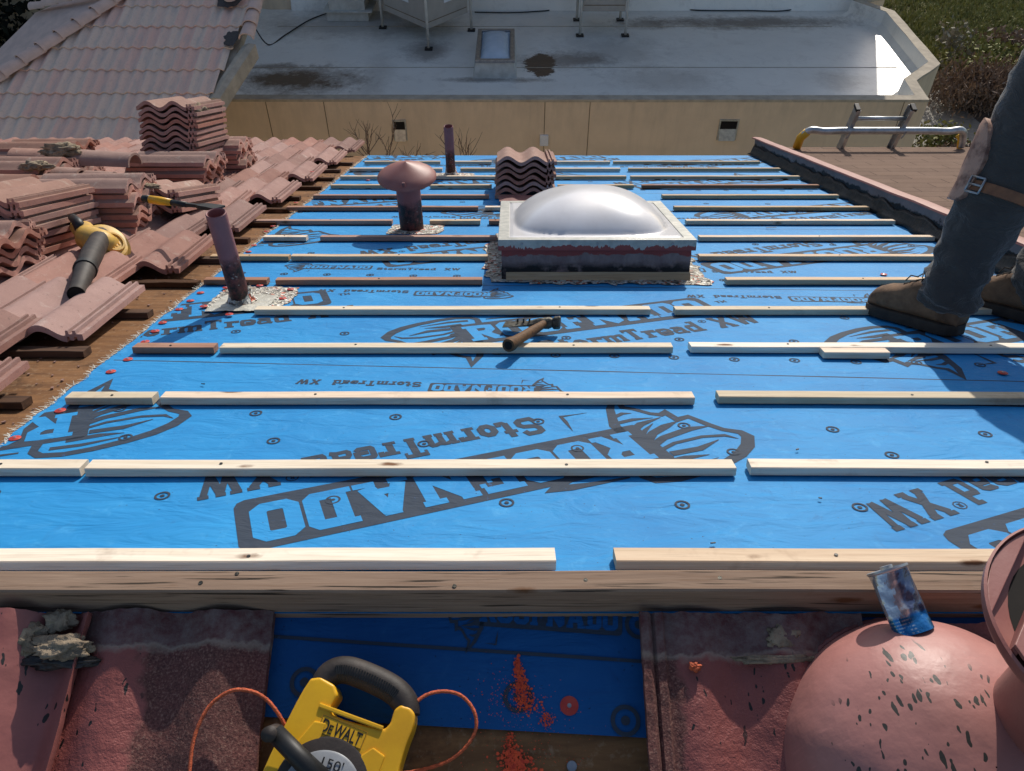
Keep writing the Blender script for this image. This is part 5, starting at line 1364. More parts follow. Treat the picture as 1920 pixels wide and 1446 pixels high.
for H_, Wr, sgn in ((17,16,-1),(21,20,1)):
    hv = V[H_]; dr = (V[H_]-V[Wr]).normalized(); sd = rt*sgn
    for f_ in range(4):
        off = (f_-1.5)*.019; a_i = len(V); V += [hv + sd*off*.8 + dr*.03, hv + sd*off + dr*(.055+.008*(f_ in (1,2))) + Vector((0,0,-.006)), hv + sd*off + dr*(.075+.012*(f_ in (1,2))) + fwd*-.008]
        E += [(H_,a_i),(a_i,a_i+1),(a_i+1,a_i+2)]; Rr += [.0105,.009,.0075]
    a_i = len(V); V += [hv - sd*.03 + dr*.005, hv - sd*.045 + dr*.03, hv - sd*.048 + dr*.05]; E += [(H_,a_i),(a_i,a_i+1),(a_i+1,a_i+2)]; Rr += [.012,.010,.0085]
skin_mesh('body', V, E, Rr, M['skin'], wk, 1)
# trousers: legs with folds at ankle and knee
def lerp(a, c, t): return a.lerp(c, t)
Vt = [pel+Vector((0,0,.06)), pel, hL, lerp(hL,kL,.55), kL+fwd*.0, lerp(kL,aL,.35), lerp(kL,aL,.72), aL+Vector((.012,-.012,.03)), aL+Vector((.016,-.016,-.004)), hR, lerp(hR,kR,.55), kR, lerp(kR,aR,.35), lerp(kR,aR,.72), aR+Vector((.01,-.01,.03)), aR+Vector((.015,-.015,-.004))]
Et = [(0,1),(1,2),(2,3),(3,4),(4,5),(5,6),(6,7),(7,8),(1,9),(9,10),(10,11),(11,12),(12,13),(13,14),(14,15)]
Rt = [.165,.175,.138,.128,.115,.104,.086,.088,.094,.138,.128,.115,.104,.086,.088,.094]
def fold(c):
    d = min((c-aL).length, (c-aR).length); d2 = min((c-kL).length, (c-kR).length)
    return .55 + 1.5*max(0, 1-d/.22) + .9*max(0, 1-d2/.16)
skin_mesh('trousers', Vt, Et, Rt, M['trousers'], wk, 3, .018, 12, 1, fold)
Vs = [waist-Vector((0,0,.10)), waist, chest, neck-Vector((0,0,.05)), shL, elL, lerp(elL,wrL,.85), shR, elR, lerp(elR,wrR,.85)]
skin_mesh('shirt', Vs, [(0,1),(1,2),(2,3),(2,4),(4,5),(5,6),(2,7),(7,8),(8,9)], [.165,.165,.17,.075,.085,.062,.048,.085,.062,.048], M['shirt'], wk, 2, .01, 9, 1)
# face features, hair
hf = head + fwd*.085
b = B(); b.lathe([(.001,.128),(.05,.118),(.085,.085),(.102,.03),(.104,-.0)], 24, Matrix.Translation(head+Vector((0,0,.02)))); b.build('cap', M['trousers'], wk, smooth=True)
for sgn in (-1,1):
    b = B(); b.lathe([(.0005,.012),(.008,.009),(.011,0),(.008,-.009),(.0005,-.012)], 12, Matrix.Translation(hf + rt*.032*sgn + Vector((0,0,.01)))); b.build('eye', M['label_w'], wk, smooth=True)
    b = B(); b.tube([head+rt*.088*sgn+Vector((0,0,-.02)), head+rt*.097*sgn+Vector((0,0,.015))], [.012,.016], 10); b.build('ear', M['skin'], wk, smooth=True)
b = B(); b.tube([hf+Vector((0,0,.01)), hf+fwd*.02+Vector((0,0,-.025))], [.008,.014], 10); b.build('nose', M['skin'], wk, smooth=True)
b = B(); b.box(-.022,.022,-.004,.004,-.003,.003, Matrix.Translation(hf+fwd*.004+Vector((0,0,-.055))) @ Matrix.Rotation(math.atan2(rt.y,rt.x),4,'Z')); b.build('mouth', M['strap'], wk, bevel=.002)
# boots
def boot(heel, toe, nm, lab):
    h_ = Vector(heel); t_ = Vector(toe); d_ = (t_-h_); L = d_.length; d_.normalize(); ang = math.atan2(d_.y, d_.x)
    mw = ROOF @ Matrix.Translation(h_) @ Matrix.Rotation(ang, 4, 'Z')
    root = empty(nm, mw); root.parent = wk
    if lab: root['label'] = lab
    prof_ = [(-.006,.036,.100),(.010,.043,.128),(.045,.048,.140),(.09,.048,.142),(.125,.047,.138),(.155,.049,.128),(.185,.053,.112),(.215,.058,.104),(.245,.058,.096),(.270,.052,.084),(.288,.037,.062),(.294,.016,.044)]
    k = L/.293; rs = []; n = 28
    for i, (x, wd, ht) in enumerate(prof_):
        ring = []
        for j in range(n):
            a = 2*PI*j/n; cx, sx = math.cos(a), math.sin(a)
            y = wd*math.copysign(abs(cx)**.75, cx); z = .022 + (ht-.022)*(.5+.5*math.copysign(abs(sx)**.8, sx))
            y *= 1 - .32*max(0, (z-.06)/.09) if x < .14 else 1 - .12*max(0,(z-.05)/.05)
            p = Vector((x*k, y + .006*math.sin(x*12), z))
            p += Vector((0,0,1))*.0035*noise.noise(p*38)
            ring.append(p)
        rs.append(ring)
    b = B(); b.rings(rs); b.build('upper', M['boot'], root, smooth=True)
    b = B(); out = []
    for (x, wd) in [(p[0], p[1]) for p in prof_]: out.append((x*k, (wd+.007)+.006*math.sin(x*12)))
    low = [(x, -(wd+.007)+.006*math.sin(x*12)) for x, wd in [(p[0], p[1]) for p in prof_]]; low = [(x*k, y) for x, y in low]
    poly = [( -.010, .02)] + out[1:] + [(prof_[-1][0]*k+.010, .012),(prof_[-1][0]*k+.010,-.010)] + low[:0:-1] + [(-.010,-.02)]
    b.prism(poly, .001, .034); b.build('sole', M['sole'], root, bevel=.004, auto=50)
    b = B(); b.tube([Vector((.055,0,.12)), Vector((.05,0,.15)), Vector((.05,0,.165))], [.042,.042,.04], 20); b.build('shaft', M['boot'], root, smooth=True)
    b = B(); 
    for xx, zz in ((.130,.139),(.148,.134),(.166,.125),(.184,.115)):
        b.tube([Vector((xx*k-.006,-.036,zz-.022)), Vector((xx*k,-.016,zz-.001)), Vector((xx*k+.004,.016,zz-.001)), Vector((xx*k-.004,.036,zz-.022))], .0022, 6)
    b.tube([Vector((.150*k,-.01,.137)), Vector((.160*k,-.03,.145)), Vector((.172*k,-.022,.133)), Vector((.158*k,.0,.139)), Vector((.166*k,.026,.146)), Vector((.178*k,.03,.128))], .0020, 6)
    b.build('laces', M['sole'], root)
hl = at(1783,640,.0); tl_ = at(1640,606,.0)
boot((1.318,2.145,.010), (1.165,2.385,.010), 'boot', None)
boot((1.655,2.235,.010), (1.500,2.475,.010), 'boot', None)
# knee pad of worn leather on the left knee, strap and buckle
shin = (aL-kL).normalized(); th_ = (hL-kL).normalized()
def pad_ring(c, axv, r, a0_, a1_, n, bulge):
    x = (fwd*-0 + (fwd - axv*fwd.dot(axv))).normalized(); y = axv.cross(x)
    return [c + x*math.cos(a0_+(a1_-a0_)*k/n)*(r+bulge) + y*math.sin(a0_+(a1_-a0_)*k/n)*(r+bulge) for k in range(n+1)]
fwdp = Vector((-.72,.70,0)).normalized()
def prg(c, axv, r, hw, n=14):
    x = (fwdp - axv*fwdp.dot(axv)).normalized(); y = axv.cross(x)
    return [c + (x*math.cos(-hw+2*hw*k/n) + y*math.sin(-hw+2*hw*k/n))*r for k in range(n+1)]
b = B(); pr = []
for (t_, r, hw) in ((-.13,.104,.35),(-.11,.106,.75),(-.05,.104,1.0),(.0,.102,1.05),(.05,.098,1.0),(.085,.097,.9),(.10,.096,.75)):
    c = kL + (shin*t_ if t_ > 0 else th_*(-t_)) ; axv = (shin-th_).normalized()
    o_ = prg(c, axv, r+.024, hw); i_ = prg(c, axv, r+.004, hw); pr.append(o_ + i_[::-1])
b.rings(pr); me = b.mesh('pad', auto=60); wobble(me, .004, 22, 5); obj('knee_pad', me, M['leather'], wk)
b = B(); cst = kL + shin*.055; axv = shin; x = (fwdp - axv*fwdp.dot(axv)).normalized(); y = axv.cross(x)
rs = []
for k in range(37):
    a = 2*PI*k/36; d_ = x*math.cos(a)+y*math.sin(a); c = cst
    rr_ = .117+.003*math.sin(a*3); rs.append([c+d_*(rr_-.012)-axv*.014, c+d_*rr_-axv*.014, c+d_*rr_+axv*.014, c+d_*(rr_-.012)+axv*.014])
b.rings(rs, cap=False); b.build('strap', M['strap'], wk, auto=40)
tocam = (CAM-cst); tocam -= axv*tocam.dot(axv); tocam.normalize(); tn = axv.cross(tocam)
bd = (tocam*.9 - tn*.0 + x*.55).normalized(); bc = cst + bd*.122; bt_ = axv.cross(bd).normalized()
b = B()
def lb_(p0_, p1_): b.tube([p0_, p1_], .0032, 8)
cn = [bc + bt_*sx*.021 + axv*sy*.021 for sx, sy in ((-1,-1),(1,-1),(1,1),(-1,1))]
for i in range(4): lb_(cn[i], cn[(i+1) % 4])
lb_(bc - bt_*.021, bc + bt_*.021); b.build('buckle', M['steel'], wk, smooth=True)

# ------------------------------------------------------------------ neighbouring flat-roofed building
ZR = -4.10; ZC = -3.80
fb = empty('flat_roofed_building'); tag(fb, 'tan stucco flat-roofed building with white coated roof beyond the eave', 'building')
Afl = G(395,188,ZC); Afr = G(1741,186,ZC)
yF = (Afl.y+Afr.y)/2
corner = Vector((Afr.x, yF, ZC)); notch = G(1718,151,ZC); tipp = G(1763,119,ZC); up1_ = G(1677,21,ZC); up2_ = G(1625,3,ZC)
outline = [(-5.3,yF),(corner.x,yF),(notch.x,notch.y),(tipp.x,tipp.y),(up1_.x,up1_.y),(up2_.x-.02,up2_.y),(7.3,up2_.y+.25),(7.3,22),(-5.3,22)]
def inset(poly, d):
    out = []
    n = len(poly)
    for i in range(n):
        p0_, p1_, p2_ = Vector(poly[i-1]), Vector(poly[i]), Vector(poly[(i+1) % n])
        d1 = (p1_-p0_).normalized(); d2 = (p2_-p1_).normalized(); n1 = Vector((-d1.y,d1.x)); n2 = Vector((-d2.y,d2.x)); m_ = (n1+n2).normalized()
        out.append(tuple(p1_ + m_*d/max(.4, m_.dot(n1))))
    return out
inn = inset(outline, .17)
b = B(); n = len(outline)
rs = [[Vector((x,y,-7.05)) for x,y in outline], [Vector((x,y,ZC)) for x,y in outline], [Vector((x,y,ZC)) for x,y in inn], [Vector((x,y,ZR-.1)) for x,y in inn]]
b.rings(rs[:2], cap=False); b.build('wall', M['stucco'], fb)
b = B(); rs[1] = [Vector((x,y,ZC+.003)) for x,y in inset(outline,-.006)]; rs[2] = [Vector((x,y,ZC+.003)) for x,y in inn]
rs0 = [Vector((x,y,ZC-.035)) for x,y in inset(outline,-.006)]; b.rings([rs0, rs[1], rs[2]], cap=False); me = b.mesh('cap'); subdiv(me, 3); wobble(me, .012, 2.5, 1); obj('parapet_cap', me, M['stucco_cap'], fb)
wr = m_whiteroof(ZR)
b = B(); b.rings([[Vector((x,y,ZC+.001)) for x,y in inn], [Vector((x,y,ZR+.10)) for x,y in inset(outline,.19)], [Vector((x,y,ZR+.02)) for x,y in inset(outline,.26)], [Vector((x,y,ZR)) for x,y in inset(outline,.42)]], cap=False)
i4 = inset(outline,.42); b.add([Vector((x,y,ZR)) for x,y in i4], [tuple(range(len(i4)))])
b.build('white_roof', wr, fb)
# seams
b = B()
for (py, x0_, x1_) in ((127,430,1690),(50,520,1560)):
    p = G(960,py,ZR); a0_ = G(x0_,py,ZR); a1_ = G(x1_,py,ZR)
    for k in range(60):
        xa_ = a0_.x+(a1_.x-a0_.x)*k/60; xb_ = a0_.x+(a1_.x-a0_.x)*(k+1)/60
        b.box(xa_,xb_,p.y-.008+.012*noise.noise(Vector((xa_,py,0))),p.y+.008+.012*noise.noise(Vector((xa_,py,0))),ZR-.01,ZR+.006)
b.build('roof_seam', M['stucco_cap'], fb)
# taller storey behind (casts the shade on the white roof)
yB = G(960,18,ZR).y
b = B(); b.box(-12, 7.28, yB, yB+7, -7, 1.6); b.build('upper_storey', M['stucco'], fb)
b = B(); b.box(-12.05, 7.33, yB-.05, yB+7.05, 1.6, 1.75); b.build('upper_coping', M['stucco_cap'], fb)
# white upturn at the foot of the taller wall
p0_ = G(530,20,ZR); p1_ = G(1570,20,ZR)
b = B(); b.add([(-4.4,yB-.10,ZR+.003),(7.2,yB-.10,ZR+.003),(7.2,yB-.012,ZR+.30),(-4.4,yB-.012,ZR+.30)], [(0,1,2,3)]); b.build('roof_upturn', wr, fb)
for px in (497,606,1022,1107,1697):
    p = hit(px,188,Vector((0,yF,0)),Vector((0,1,0))); b = B(); b.box(p.x-.005,p.x+.005,yF-.004,yF+.01,-7,ZC-.03); b.build('wall_joint', M['joint'], fb)
for (px0, px1, py0, py1) in ((738,762,227,263),(1352,1376,226,262)):
    a0_ = hit(px0,py0,Vector((0,yF,0)),Vector((0,1,0))); a1_ = hit(px1,py1,Vector((0,yF,0)),Vector((0,1,0)))
    sr = empty('scupper', Matrix.Identity(4)); sr.parent = fb
    b = B(); x0_, x1_, z1_, z0_ = a0_.x, a1_.x, a0_.z, a1_.z
    b.box(x0_-.02,x1_+.02,yF-.03,yF+.01,z1_,z1_+.02); b.box(x0_-.02,x0_,yF-.02,yF+.01,z0_,z1_); b.box(x1_,x1_+.02,yF-.02,yF+.01,z0_,z1_); b.build('metal_lip', M['alu'], sr)
    b = B(); b.box(x0_,x1_,yF-.008,yF+.005,(z0_+z1_)/2,z1_); b.build('opening', M['hole'], sr)
    b = B(); b.add([(x0_,yF-.010,(z0_+z1_)/2+.02),(x1_,yF-.010,(z0_+z1_)/2+.02),(x1_,yF-.05,z0_),(x0_,yF-.05,z0_)], [(0,1,2,3)]); b.build('tray', M['steel'], sr)
p = hit(1020,262,Vector((0,yF,0)),Vector((0,1,0)))
b = B(); b.box(p.x-.065,p.x+.065,yF-.045,yF-.001,p.z-.085,p.z+.085); b.build('switch_box', M['label_w'], fb, bevel=.008)
# roof plant: air conditioners, duct, small skylight, cables
def ac(feet, h0, h1, label, name='air_conditioner', lab_px=None):
    r = empty(name); tag(r, label, 'air conditioner', 'air conditioners on the white flat roof')
    c = sum(feet, Vector())/4; k = .93
    poly = [(c.x+(f.x-c.x)*k, c.y+(f.y-c.y)*k) for f in feet]
    b = B(); b.prism(poly, ZR+h0, ZR+h1); b.build('cabinet', M['ac'], r, bevel=.012)
    lid = [(c.x+(f.x-c.x)*1.0, c.y+(f.y-c.y)*1.0) for f in feet]
    b = B(); b.prism(lid, ZR+h1+.002, ZR+h1+.05); b.build('lid', M['ac'], r, bevel=.008)
    for f in feet:
        b = B(); b.tube([f+Vector((0,0,.0)), f+Vector((0,0,h1*.95))], .024, 10); b.build('leg', M['white_pl'], r, smooth=True)
        b = B(); b.box(f.x-.07,f.x+.07,f.y-.07,f.y+.07,ZR+.002,ZR+.03); b.build('foot_pad', M['black'], r, bevel=.006)
    for k_ in range(4):
        p0_, p1_ = Vector((*poly[k_],0)), Vector((*poly[(k_+1) % 4],0)); d_ = (p1_-p0_); n_ = Vector((d_.y,-d_.x,0)).normalized()
        if (p0_+p1_).dot(n_)/2 < c.dot(n_): n_ = -n_
        if n_.y > .2: continue
        b = B(); q = [p0_+d_*.03, p0_+d_*.97]
        b.add([q[0]+n_*.003+Vector((0,0,ZR+h0+.10)), q[1]+n_*.003+Vector((0,0,ZR+h0+.10)), q[1]+n_*.003+Vector((0,0,ZR+h0+.115)), q[0]+n_*.003+Vector((0,0,ZR+h0+.115))], [(0,1,2,3)]); b.build('panel_gap', M['joint'], r)
        m0 = p0_+d_*.42; m1 = p0_+d_*.62
        b = B(); z_ = ZR+h0+.32
        b.add([m0+n_*.004+Vector((0,0,z_)), m1+n_*.004+Vector((0,0,z_)), m1+n_*.004+Vector((0,0,z_+.12)), m0+n_*.004+Vector((0,0,z_+.12))], [(0,1,2,3)]); b.build('rating_label', M['label_w'], r)
f1 = G(804,93,ZR); f0_ = G(718,53,ZR); f2 = G(884,58,ZR); f3 = f0_+f2-f1
ac([f0_, f1, f2, f3], .32, 1.5, 'big beige air conditioner on legs, corner towards the roofers')
g0 = G(1087,68,ZR); g1 = G(1172,68,ZR); ac([g0, g1, g1+Vector((0,.9,0)), g0+Vector((0,.9,0))], .42, 1.4, 'smaller beige air conditioner on four legs, right of the flat skylight')
dct = empty('air_duct'); tag(dct, 'white sheet metal duct on a square curb beside the big air conditioner', 'duct')
a0_ = G(618,40,ZR); a1_ = G(688,40,ZR)
b = B(); b.box(a0_.x-.04,a1_.x+.04,a0_.y,a0_.y+.75,ZR,ZR+.16); b.build('curb', M['white_pl'], dct, bevel=.01)
b = B(); b.box(a0_.x-.10,a1_.x+.12,a0_.y-.05,a0_.y+.8,ZR+.162,ZR+.19); b.build('flange', M['white_pl'], dct, bevel=.004)
b = B(); x0_, x1_, yy = a0_.x+.02, a1_.x-.02, a0_.y+.05
b.add([(x0_,yy,ZR+.19),(x1_,yy,ZR+.19),(x1_,yy+.6,ZR+.19),(x0_,yy+.6,ZR+.19),(x0_,yy,ZR+.9),(x1_+.75,yy,ZR+.9),(x1_+.75,yy+.6,ZR+.9),(x0_,yy+.6,ZR+.9),(x1_,yy,ZR+.35),(x1_,yy+.6,ZR+.35)],
      [(0,1,8,5,4),(2,3,7,6,9),(3,0,4,7),(4,5,6,7),(1,2,9,8),(8,9,6,5)]); b.build('duct_elbow', M['white_pl'], dct)
fs_ = empty('flat_skylight'); tag(fs_, 'small pale skylight in a metal frame on the white flat roof', 'skylight')
a0_ = G(889,146,ZR); a1_ = G(967,146,ZR); a2_ = G(960,62,ZR); 
zt = ZR+.22
b0 = G(893,118,zt); b1 = G(963,118,zt); b2 = G(960,60,zt)
b = B(); b.add([(a0_.x-.02,a0_.y,ZR-.01),(a1_.x+.02,a0_.y,ZR-.01),(a1_.x+.02,b2.y+.2,ZR-.01),(a0_.x-.02,b2.y+.2,ZR-.01),(b0.x,b0.y,zt),(b1.x,b0.y,zt),(b1.x,b2.y,zt),(b0.x,b2.y,zt)], [(0,1,5,4),(1,2,6,5),(2,3,7,6),(3,0,4,7),(4,5,6,7)]); b.build('curb', M['white_pl'], fs_)
ring_band([(b0.x-.02,b0.y-.02),(b1.x+.02,b0.y-.02),(b1.x+.02,b2.y+.02),(b0.x-.02,b2.y+.02)], [(b0.x+.055,b0.y+.06),(b1.x-.055,b0.y+.06),(b1.x-.055,b2.y-.06),(b0.x+.055,b2.y-.06)], zt+.003, zt+.05, 'frame', M['steel'], fs_, .004)
bm = bmesh.new(); g = {}
for i in range(21):
    for j in range(21):
        x = -1+i/10; y = -1+j/10; f = max(0,1-abs(x/.92)**3)*max(0,1-abs(y/.92)**3) if max(abs(x),abs(y)) < .92 else 0
        g[i,j] = bm.verts.new(((b0.x+b1.x)/2+x*(b1.x-b0.x-.13)/2, (b0.y+b2.y)/2+y*(b2.y-b0.y-.14)/2, zt+.02+.12*f**.6))
for i in range(20):
    for j in range(20): bm.faces.new((g[i,j],g[i+1,j],g[i+1,j+1],g[i,j+1]))
me = bpy.data.meshes.new('pane'); bm.normal_update(); bm.to_mesh(me); bm.free()
for p in me.polygons: p.use_smooth = True
obj('dome', me, M['glass'], fs_)
def cable(pxs, label, r=.012, dz=.02):
    pts = [G(x, y, ZR)+Vector((0,0,dz+z)) for x, y, z in pxs]
    fine = []
    for i in range(len(pts)-1):
        for k in range(6):
            t_ = k/6; p0_, p1_, p2_, p3_ = pts[max(i-1,0)], pts[i], pts[i+1], pts[min(i+2,len(pts)-1)]
            fine.append(.5*((2*p1_)+(-p0_+p2_)*t_+(2*p0_-5*p1_+4*p2_-p3_)*t_**2+(-p0_+3*p1_-3*p2_+p3_)*t_**3))
    fine.append(pts[-1]); b = B(); b.tube(fine, r, 8); o = b.build('cable', M['black'], smooth=True); tag(o, label, 'cable')
cable([(466,72,.5),(480,78,.3),(503,86,0),(535,68,0),(580,40,0),(622,24,.0)], 'black cable drooping from the tiled roof to the white duct')
cable([(890,25,0),(950,26,0),(1000,24,0),(1040,18,0),(1062,2,.1)], 'black cable between the two air conditioners')
cable([(1195,1,.05),(1230,12,0),(1300,21,0),(1400,22,0),(1480,21,0),(1545,2,.05)], 'black cable right of the second air conditioner', .012)

# ------------------------------------------------------------------ neighbouring tiled roof at the left
th = empty('tiled_house'); tag(th, 'neighbouring house with faded pink and grey barrel tile roof at upper left', 'house')
def TP(x, t, w_=0):   # t distance up the slope
    y = 8.3 + t*CS; z = -3.585 + t*SN
    return Vector((x, y, z)) + Vector((0,-SN,CS))*w_
def on_tp(px, py): return hit(px, py, TP(0,0), Vector((0,-SN,CS)))
def tcoord(p): return (p.x, (p.y-8.3)/CS)
pr0 = tcoord(on_tp(480,0)); pr1 = tcoord(on_tp(398,190)); ph0 = tcoord(on_tp(250,-10)); ph1 = tcoord(on_tp(0,158))
def m_oldtile():
    t = NT('faded_barrel_tiles'); v = t.coord()
    mp = t.n('ShaderNodeMapping'); mp.inputs['Scale'].default_value = (1/.15, 1/(.43*CS), 0); t.l(v, mp.inputs[0])
    mp.inputs['Location'].default_value = (0, -(8.3-.1*CS)/(.43*CS), 0); fl = t.n('ShaderNodeVectorMath', operation='FLOOR'); t.l(mp.outputs[0], fl.inputs[0])
    wn = t.n('ShaderNodeTexWhiteNoise'); t.l(fl.outputs[0], wn.inputs[0])
    c = t.mix(t.ramp(wn.outputs[0], .15, .95), (.74,.57,.45,1), (.76,.49,.39,1))
    c = t.mix(t.math('MULTIPLY', t.ramp(t.noise(t.coord((9,2,1)), 1.5, 3), .5, .7), .5), c, (.46,.44,.40,1))
    c = t.mix(t.math('MULTIPLY', t.ramp(t.noise(v, 40, 4, .7), .5, .8), .35), c, (.2,.15,.13,1))
    return t.done(c, .9, t.bump(t.noise(v, 60, 4), .4, .006), 0, .2)
M['oldtile'] = m_oldtile()
b = B(); per = .15
xl, xr = -9.0, max(pr0[0], pr1[0])+.05
T0, T1 = -.1, 4.6
EX = .43; c_n = int((T1-T0)/EX); sub = 8
for c in range(c_n):
    t0 = T0+c*EX; t1 = t0+EX+.015
    xr_c = pr1[0] + (pr0[0]-pr1[0])*((t0-pr1[1])/(pr0[1]-pr1[1]))
    xl_c = max(xl, ph1[0] + (ph0[0]-ph1[0])*((t0-ph1[1])/(ph0[1]-ph1[1])))
    if xl_c >= xr_c: continue
    nX = int((xr_c-xl_c)/per*sub); vs = []; off = .003*(c % 3)
    for i in range(nX+1):
        x = xl_c + (xr_c-xl_c)*i/nX; z = .030*.5*(1+math.cos(2*PI*x/per)); jt = .006*math.sin(math.floor(x/.3)*7.3+c*3)
        vs += [TP(x, t0+jt, z+.026-.014), TP(x, t0+jt, z+.026), TP(x, t1, z+.008)]
    fs = []
    for i in range(nX):
        a = i*3; fs += [(a, a+3, a+4, a+1), (a+1, a+4, a+5, a+2)]
    b.add(vs, fs)
b.build('tile_slope', M['oldtile'], th, auto=50)
# solid under the tiles and walls
hx = lambda t_: ph1[0] + (ph0[0]-ph1[0])*((t_-ph1[1])/(ph0[1]-ph1[1])); T2 = ph0[1]+.5
b = B(); P5 = [TP(hx(T0)+.02,T0,-.03), TP(pr1[0],T0,-.03), TP(pr0[0],T2,-.03), TP(hx(T2)+.02,T2,-.03)]
lowp = [p-Vector((0,0,.10)) for p in P5]; b.add(P5+lowp, [(0,1,2,3),(4,7,6,5),(0,4,5,1),(1,5,6,2),(2,6,7,3),(3,7,4,0)]); b.build('roof_deck', M['stucco_cap'], th)
b = B(); Q5 = [TP(hx(T0+.5)+.2,T0+.5,-.14), TP(pr1[0]-1.1,T0+.5,-.14), TP(pr0[0]-1.2,T2,-.14), TP(hx(T2)+.1,T2,-.14)]
b.add(Q5 + [Vector((p.x,p.y,-7)) for p in Q5], [(0,1,2,3),(4,7,6,5),(0,4,5,1),(1,5,6,2),(2,6,7,3),(3,7,4,0)]); b.build('wall', M['stucco'], th)
# hip cap tiles
def cap_row(pa, pb, n, r, name, parent, lift=.03):
    for i in range(n):
        a = pa.lerp(pb, i/n); c = pa.lerp(pb, (i+1)/n); d_ = (c-a); c = c + d_*.12
        d_.normalize(); s_ = d_.cross(Vector((0,0,1))).normalized(); u_ = s_.cross(d_)
        b = B(); rs = []
        for (p, rr, lf) in ((a, r, lift+.014),(c, r*.86, lift-.008)):
            rs.append([p + s_*rr*math.cos(PI*k/12) + u_*(rr*math.sin(PI*k/12)*.9+lf) for k in range(13)] + [p + s_*(rr-.014)*math.cos(PI*k/12) + u_*((rr-.014)*math.sin(PI*k/12)*.9+lf) for k in range(12,-1,-1)])
        b.rings(rs); b.build(name, M['oldtile2'], parent, auto=40)
M['oldtile2'] = simple('faded_ridge_tile', (.66,.48,.40,1), (.54,.40,.34,1), 6, .9, 0, .4, 70, .004)
hipA = TP(ph1[0]-.6, ph1[1]-.6*(ph0[1]-ph1[1])/(ph0[0]-ph1[0]), .03); hipB = TP(ph0[0], ph0[1], .03)
hp1 = on_tp(0,158); hp0 = on_tp(235,0); 
cap_row(hp1 + (hp1-hp0)*.25 + Vector((0,0,.03)), hp0 + (hp0-hp1)*.05 + Vector((0,0,.03)), 9, .11, 'hip_cap', th)
rk1 = on_tp(462,84); rk0 = on_tp(486,-12)
cap_row(rk1 + Vector((.02,0,.03)), rk0 + Vector((.02,0,.03)), 4, .10, 'rake_cap', th)
# far slope beyond the hip, and its own ridge
fD = G(66,24,hp0.z-.30); fC = G(-40,140,hp1.z-.40); fE = fD + (hp0-hp1)*.6 + Vector((.5,0,0)); fF = hp0+(hp0-hp1)*.6; fB = hp1+(hp1-hp0)*.3; fC2 = fC+(fB-hp1)
b = B(); b.add([fB, hp0, fD, fC, fC2], [(0,1,2,3,4)]); b.add([hp0, fF, fE, fD], [(0,1,2,3)]); me = b.mesh('far'); subdiv(me, 10); obj('far_slope', me, M['oldtile2'], th)
cap_row(fD+Vector((0,0,.02)), hp0+(hp0-hp1)*.10+Vector((-.1,0,.05)), 7, .09, 'ridge_cap', th)
b = B(); b.add([fD, fC, fC2, fC2+Vector((0,0,-3)), fC+Vector((0,0,-3)), fD+Vector((0,0,-3)), fE, fE+Vector((0,0,-3))], [(0,1,4,5),(1,2,3,4),(6,0,5,7)]); b.build('wall', M['stucco_plain'], th)
# rake board / gutter, black patch of tar and small vent
q0_ = on_tp(470,88); q1_ = on_tp(403,190)
b = B(); rs = []
for i in range(9):
    p = q0_.lerp(q1_, i/8); rs.append([p+Vector((-.10,0,.02)), p+Vector((-.02,0,.045)), p+Vector((.07,0,.035)), p+Vector((.08,0,-.14)), p+Vector((-.1,0,-.14))])
b.rings(rs); b.build('rake_board', M['stucco_cap'], th)
p = on_tp(436,85); b = B(); 
rs = []
for k in range(24):
    a = 2*PI*k/24; r = .13*(1+.5*noise.noise(Vector((math.cos(a)*2,math.sin(a)*2,1))))
    rs.append(p+Vector((r*math.cos(a)*.7, r*math.sin(a)*1.1, r*math.sin(a)*.37+.085)))
b.add(rs, [tuple(range(24))]); b.build('tar_patch', M['tar'], th)
p = on_tp(434,12); b = B(); rs = []
for k in range(24):
    a = 2*PI*k/24; r = .17*(1+.4*noise.noise(Vector((math.cos(a)*2,math.sin(a)*2,5))))
    rs.append(p+Vector((r*math.cos(a), r*math.sin(a), r*math.sin(a)*.33+.085)))
b.add(rs, [tuple(range(24))]); b.build('tar_patch', M['tar'], th)
b = B(); b.lathe([(.10,.05),(.09,.22),(.001,.24)], 24, Matrix.Translation(p+Vector((0,.05,0)))); b.build('vent_stub', M['oldtile2'], th, auto=40)

# ------------------------------------------------------------------ ground and planting
ZG = -7.0
b = B(); b.add([(-400,-400,ZG),(400,-400,ZG),(400,400,ZG),(-400,400,ZG)], [(0,1,2,3)]); o = b.build('ground', M['ground']); o['kind'] = 'structure'
pp = [G(1735,178,ZG), G(1775,172,ZG), G(1850,245,ZG), G(1905,300,ZG), G(1790,330,ZG), G(1745,250,ZG)]
b = B(); b.add([Vector((p.x,p.y,ZG+.02)) for p in [G(1690,150,ZG),G(1768,172,ZG),G(1905,292,ZG),G(1960,380,ZG),G(1760,380,ZG),G(1700,250,ZG)]], [tuple(range(6))]); o = b.build('path', M['concrete']); o['kind'] = 'structure'
b = B(); gpts = [G(1768,172,ZG),G(1850,150,ZG),G(2300,160,ZG),G(2300,420,ZG),G(1960,380,ZG),G(1905,292,ZG)]; b.add([Vector((p.x,p.y,ZG+.01)) for p in gpts], [tuple(range(6))]); o = b.build('gravel_bed', M['gravel']); o['kind'] = 'structure'
